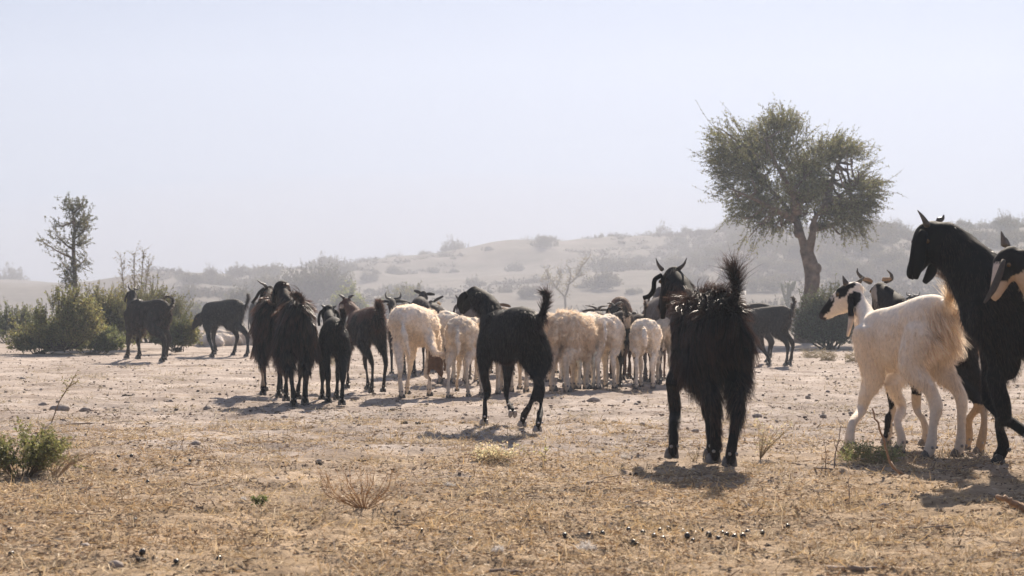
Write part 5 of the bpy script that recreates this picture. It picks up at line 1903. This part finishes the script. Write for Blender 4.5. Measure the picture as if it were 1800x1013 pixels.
# dry branching bush in the middle foreground
sp = []
for k in range(26):
    e = R(-1, 1)
    sp.append([(640 + e * 5, 896, 0), (640 + e * 34 + R(-5, 5), 884 - (1 - abs(e)) * 16, R(-.06, .06)), (640 + e * 64 + R(-7, 7), 862 + abs(e) * 6 - (1 - abs(e)) * 12, R(-.12, .12)), (640 + e * 82 + R(-9, 9), 828 + abs(e) * 10 + R(-12, 12), R(-.16, .16))])
plant('dry_weed', 'spreading leafless tan weed in the middle of the foreground', 'weed', 640, 896, sp, None, 0, .01, (.46, .30, .17), .0019, 260, .06)
sp = [[(862 + R(-35, 35), 812, R(-.1, .1)), (862 + R(-40, 40), 800 + R(-4, 4), R(-.1, .1)), (862 + R(-46, 46), 790 + R(-6, 8), R(-.1, .1))] for k in range(26)]
plant('dry_weed', 'pale low weed with tiny cream flower heads before the striding goat', 'weed', 862, 812, sp, (.60, .52, .34), 7, .010, (.42, .34, .20), .0016, 200, .035)
sp = [[(956, 822, 0), (958, 800, .02), (960, 772, .03)], [(958, 806), (950, 796), (938, 792)], [(958, 798), (966, 788)], [(935, 812), (925, 795), (905, 786)]]
plant('dry_weed', 'thin single weed stalk beside the cream-flowered weed', 'weed', 956, 822, sp, (.4, .36, .16), 3, .010, (.30, .22, .12), .0018, 30, .03)
sp = []
for k in range(15):
    e = R(-1, 1)
    sp.append([(1336, 808, 0), (1342 + e * 16, 782, R(-.05, .05)), (1350 + e * 42 + R(-4, 4), 742 + abs(e) * 12 + R(-10, 16), R(-.12, .12))])
plant('dry_weed', 'pale branching weed beside the hind legs of the large shaggy goat', 'weed', 1336, 808, sp, (.50, .42, .28), 4, .010, (.42, .33, .21), .0018, 120, .04)
sp = [[(1530 + R(-45, 50), 815, R(-.1, .1)), (1530 + R(-50, 55), 803, R(-.1, .1)), (1530 + R(-52, 60), 790 + R(-8, 12), R(-.1, .1))] for k in range(22)]
plant('herb', 'grey-green feathery herb at the feet of the white goat', 'plant', 1530, 816, sp, (.24, .25, .11), 10, .010, (.3, .25, .13), .0015, 230, .055)
sp = [[(454 + R(-4, 4), 892), (456 + R(-12, 12), 880), (458 + R(-14, 14), 880 + R(-3, 4))] for k in range(8)]
plant('herb', 'tiny green tuft in the foreground litter near the tan weed', 'plant', 456, 893, sp, (.13, .16, .05), 8, .008, (.2, .2, .1), .0012, 60, .02)
for px, py in ((1478, 805), (1600, 838), (1220, 812)):
    sp = [[(px + R(-5, 5), py), (px + R(-9, 9), py - 9), (px + R(-13, 13), py - 18 - R(0, 8))] for k in range(9)]
    plant('grass_tuft', 'small dry golden grass tuft among the right-hand litter', 'grass tuft', px, py, sp, None, 0, .01, (.45, .33, .18), .0011, 20, .02, group='dry tufts on the right')
for px, py, s in ((1430, 632, 22), (1502, 636, 18), (1590, 640, 16), (1455, 634, 16), (580, 640, 10)):
    sp = [[(px + R(-s, s), py, R(-.3, .3)), (px + R(-s, s) * 1.1, py - 8, R(-.3, .3)), (px + R(-s, s) * 1.2, py - 12 - R(0, 8), R(-.3, .3))] for k in range(40)]
    plant('grass_tuft', 'pale dry grass clump at the foot of the shrub beyond the goats', 'grass tuft', px, py, sp, None, 0, .01, (.46, .38, .24), .0035, 90, .08, group='dry grass clumps by the far shrub')
# sticks
M['stick'] = simple('stick', (.30, .18, .10), .8, noise=.3, nscale=60)
M['grey_stick'] = simple('grey_stick', (.26, .20, .155), .9, noise=.35, nscale=60)


def stick(label, pts, wpx, mat='grey_stick', lift=0.0, side=None):
    B = on_ground(*pts[0][:2])
    mb_ = MB()

    def at(v):
        if len(v) == 3: return P(v[0], v[1], v[2]) - B
        g = on_ground(v[0], v[1])
        return g + [0, 0, .004 + lift] - B
    q = np.array([at(v) for v in pts])
    w_ = wpx / (F / B[1]) * .5
    q = crom(q, 4)
    q = q + rng.normal(0, w_ * .3, q.shape)
    mb_.tube(q, np.linspace(w_, w_ * .55, len(q)), seg=7)
    for sd in (side or []):
        q = crom(np.array([at(v) for v in sd]), 3)
        mb_.tube(q, np.linspace(w_ * .6, w_ * .25, len(q)), seg=5)
    o = mb_.build('stick', M[mat])
    o.location = B
    return tag(o, label, 'stick')


D0 = on_ground(1572, 836)[1]
stick('tall bent brown stick standing in front of the white goat', [(1590, 838), (1566, 815, D0), (1558, 785, D0), (1545, 752, D0), (1533, 718, D0)], 5.5, 'stick', side=[[(1566, 812, D0), (1578, 830, D0 - .05), (1584, 838)]])
D1 = on_ground(1466, 824)[1]
stick('thin forked twig standing upright before the forefoot of the white goat', [(1466, 826), (1468, 800, D1), (1473, 778, D1), (1478, 748, D1)], 2.6, side=[[(1470, 790, D1), (1466, 776, D1), (1465, 770, D1)], [(1473, 780, D1), (1480, 770, D1)]])
stick('shorter thin upright twig beside the forked one', [(1451, 824), (1452, 800, D1), (1448, 772, D1)], 1.8)
stick('long low grey branch with side twigs lying below the white goat', [(1400, 818), (1425, 822), (1445, 825), (1480, 829), (1520, 833), (1570, 835), (1640, 832), (1690, 825), (1716, 819)], 3.6, side=[[(1440, 825), (1460, 812), (1468, 806)], [(1500, 831), (1530, 824), (1560, 829)]])
stick('pale straight stick lying beside the large shaggy goat', [(1342, 817), (1370, 816), (1400, 817), (1418, 819)], 4.5)
stick('thin dark twig lying in the litter under the grey branch', [(1372, 860), (1400, 858), (1425, 862), (1440, 868)], 3)
stick('small upright three-armed twig in the right foreground', [(1492, 888), (1493, 868, on_ground(1492, 888)[1]), (1491, 842, on_ground(1492, 888)[1])], 2.2, side=[[(1493, 872, on_ground(1492, 888)[1]), (1499, 860, on_ground(1492, 888)[1])], [(1493, 866, on_ground(1492, 888)[1]), (1486, 854, on_ground(1492, 888)[1])]])
Dn = on_ground(1790, 905)[1]
stick('thick broken tan branch end poking in at the right edge', [(1840, 930, Dn - .05), (1800, 893, Dn), (1778, 880, Dn), (1758, 872, Dn)], 17, 'stick')
stick('curved grey root lying next to the dark clod in the middle', [(986, 859), (1010, 858), (1035, 850), (1060, 842), (1090, 838)], 3.6, side=[[(1040, 850), (1060, 850), (1072, 852)]])
stick('long thin stick on the bare ground at the left', [(116, 747), (150, 746), (190, 745), (230, 741)], 2.8)
stick('thin dark twig lying in the left foreground litter', [(95, 905), (130, 905), (165, 906), (190, 908)], 2.6)
stick('twisted pale twig right of the pellets', [(1098, 890), (1120, 884), (1138, 888), (1150, 898), (1180, 896), (1215, 888)], 2.8)
stick('dark flat stick along the bottom edge at the right', [(1452, 1001), (1500, 1003), (1550, 1004), (1590, 1006)], 12)
stick('dark flat stick along the bottom edge in the middle', [(862, 1006), (890, 1007), (925, 1008)], 7)
stick('leaning grey twig near the bottom edge', [(780, 996), (795, 975), (803, 962), (806, 950)], 5)
stick('pale twig lying near the white tufts', [(915, 955), (930, 950), (942, 945)], 4)
stick('thin twig lying near the bottom left corner', [(660, 1010), (675, 992), (690, 978), (700, 970)], 5)
stick('crooked pale twig in the lower right litter', [(1555, 925), (1600, 930), (1650, 928), (1700, 922), (1760, 924)], 3.2)
for k in range(26):
    px, py = R(20, 1780), R(835, 1000)
    a = R(-.25, .25)
    L_s = R(20, 60)
    o = stick('thin dry loose twig ' + where(px + L_s / 2, py), [(px, py), (px + L_s * .5, py + a * L_s * .5 + R(-2, 2)), (px + L_s, py + a * L_s)], R(1.8, 3.4))
    o['group'] = 'loose twigs in the foreground litter'
# white tufts of wool
M['tuft'] = simple('tuft', (.75, .72, .68), .9, transl=.3)
for px, py, s, lab in ((1030, 966, 16, 'largest white wool tuft, near the bottom edge'), (877, 970, 11, 'smaller white wool tuft beside the largest one'), (427, 880, 6, 'white wool scrap next to the green tuft'), (375, 750, 7, 'white scrap below the hooves of the shaggy pair'),
                       (274, 724, 6, 'white scrap near the dung clods at the left'), (1052, 797, 6, 'white scrap in front of the sheep, near a dark clod'), (1098, 806, 7, 'white scrap near the clod with the root'), (790, 855, 8, 'white flake beside the round clod')):
    B = on_ground(px, py)
    n = 160
    r_ = s / (F / B[1])
    p_ = rng.normal(0, .45, (n, 3)) * r_ * [1, .7, .3]
    p_[:, 2] = np.abs(p_[:, 2]) + .003
    T, _l = twigs(p_, rng.normal(0, 1, (n, 3)) + [0, 0, .2], np.full(n, r_ * .9), 0, .01, (1, 1, 1), rng=rng, tw=.0016, bend=1.5)
    V = T[0]; V[:, 2] = np.maximum(V[:, 2], .001)
    o = mk('wool_tuft', V, T[1], M['tuft'])
    o.location = B
    tag(o, lab, 'wool tuft')

# ------------------------------------------------------------------ air
def volume_mat(name, color, density, aniso):
    m, nt, N, L = new_mat(name)
    out = node(nt, 'ShaderNodeOutputMaterial')
    v = node(nt, 'ShaderNodeVolumePrincipled')
    v.inputs['Color'].default_value = (*color, 1)
    v.inputs['Density'].default_value = density
    v.inputs['Anisotropy'].default_value = aniso
    L.new(v.outputs[0], out.inputs['Volume'])
    return m


hz = MB()
x0, x1, y0, y1, z0, z1 = -170, 170, -20, 300, -3, 40
hz.add([[x0, y0, z0], [x1, y0, z0], [x1, y1, z0], [x0, y1, z0], [x0, y0, z1], [x1, y0, z1], [x1, y1, z1], [x0, y1, z1]],
       Q=[[0, 3, 2, 1], [4, 5, 6, 7], [0, 1, 5, 4], [1, 2, 6, 5], [2, 3, 7, 6], [3, 0, 4, 7]])
tag(hz.build('haze', volume_mat('haze', (.72, .84, 1.0), .0017, .3), smooth=False), kind='stuff')
# dust kicked up behind the flock
for k, (x_, y_, rx, ry, rz, dn) in enumerate([(0, 72, 90, 42, 9, .0036), (-1.5, 48, 17, 20, 3.2, .010)]):
    mb_ = MB()
    mb_.ball((0, 0, 0), (rx, ry, rz), 40, rings=24)
    o = mb_.build('dust_cloud', volume_mat('dust_%d' % k, (.64, .655, .73), dn, .12))
    o.location = (x_, y_, rz * .2)
    tag(o, 'thin pale dust hanging behind the flock', 'dust', kind='stuff')
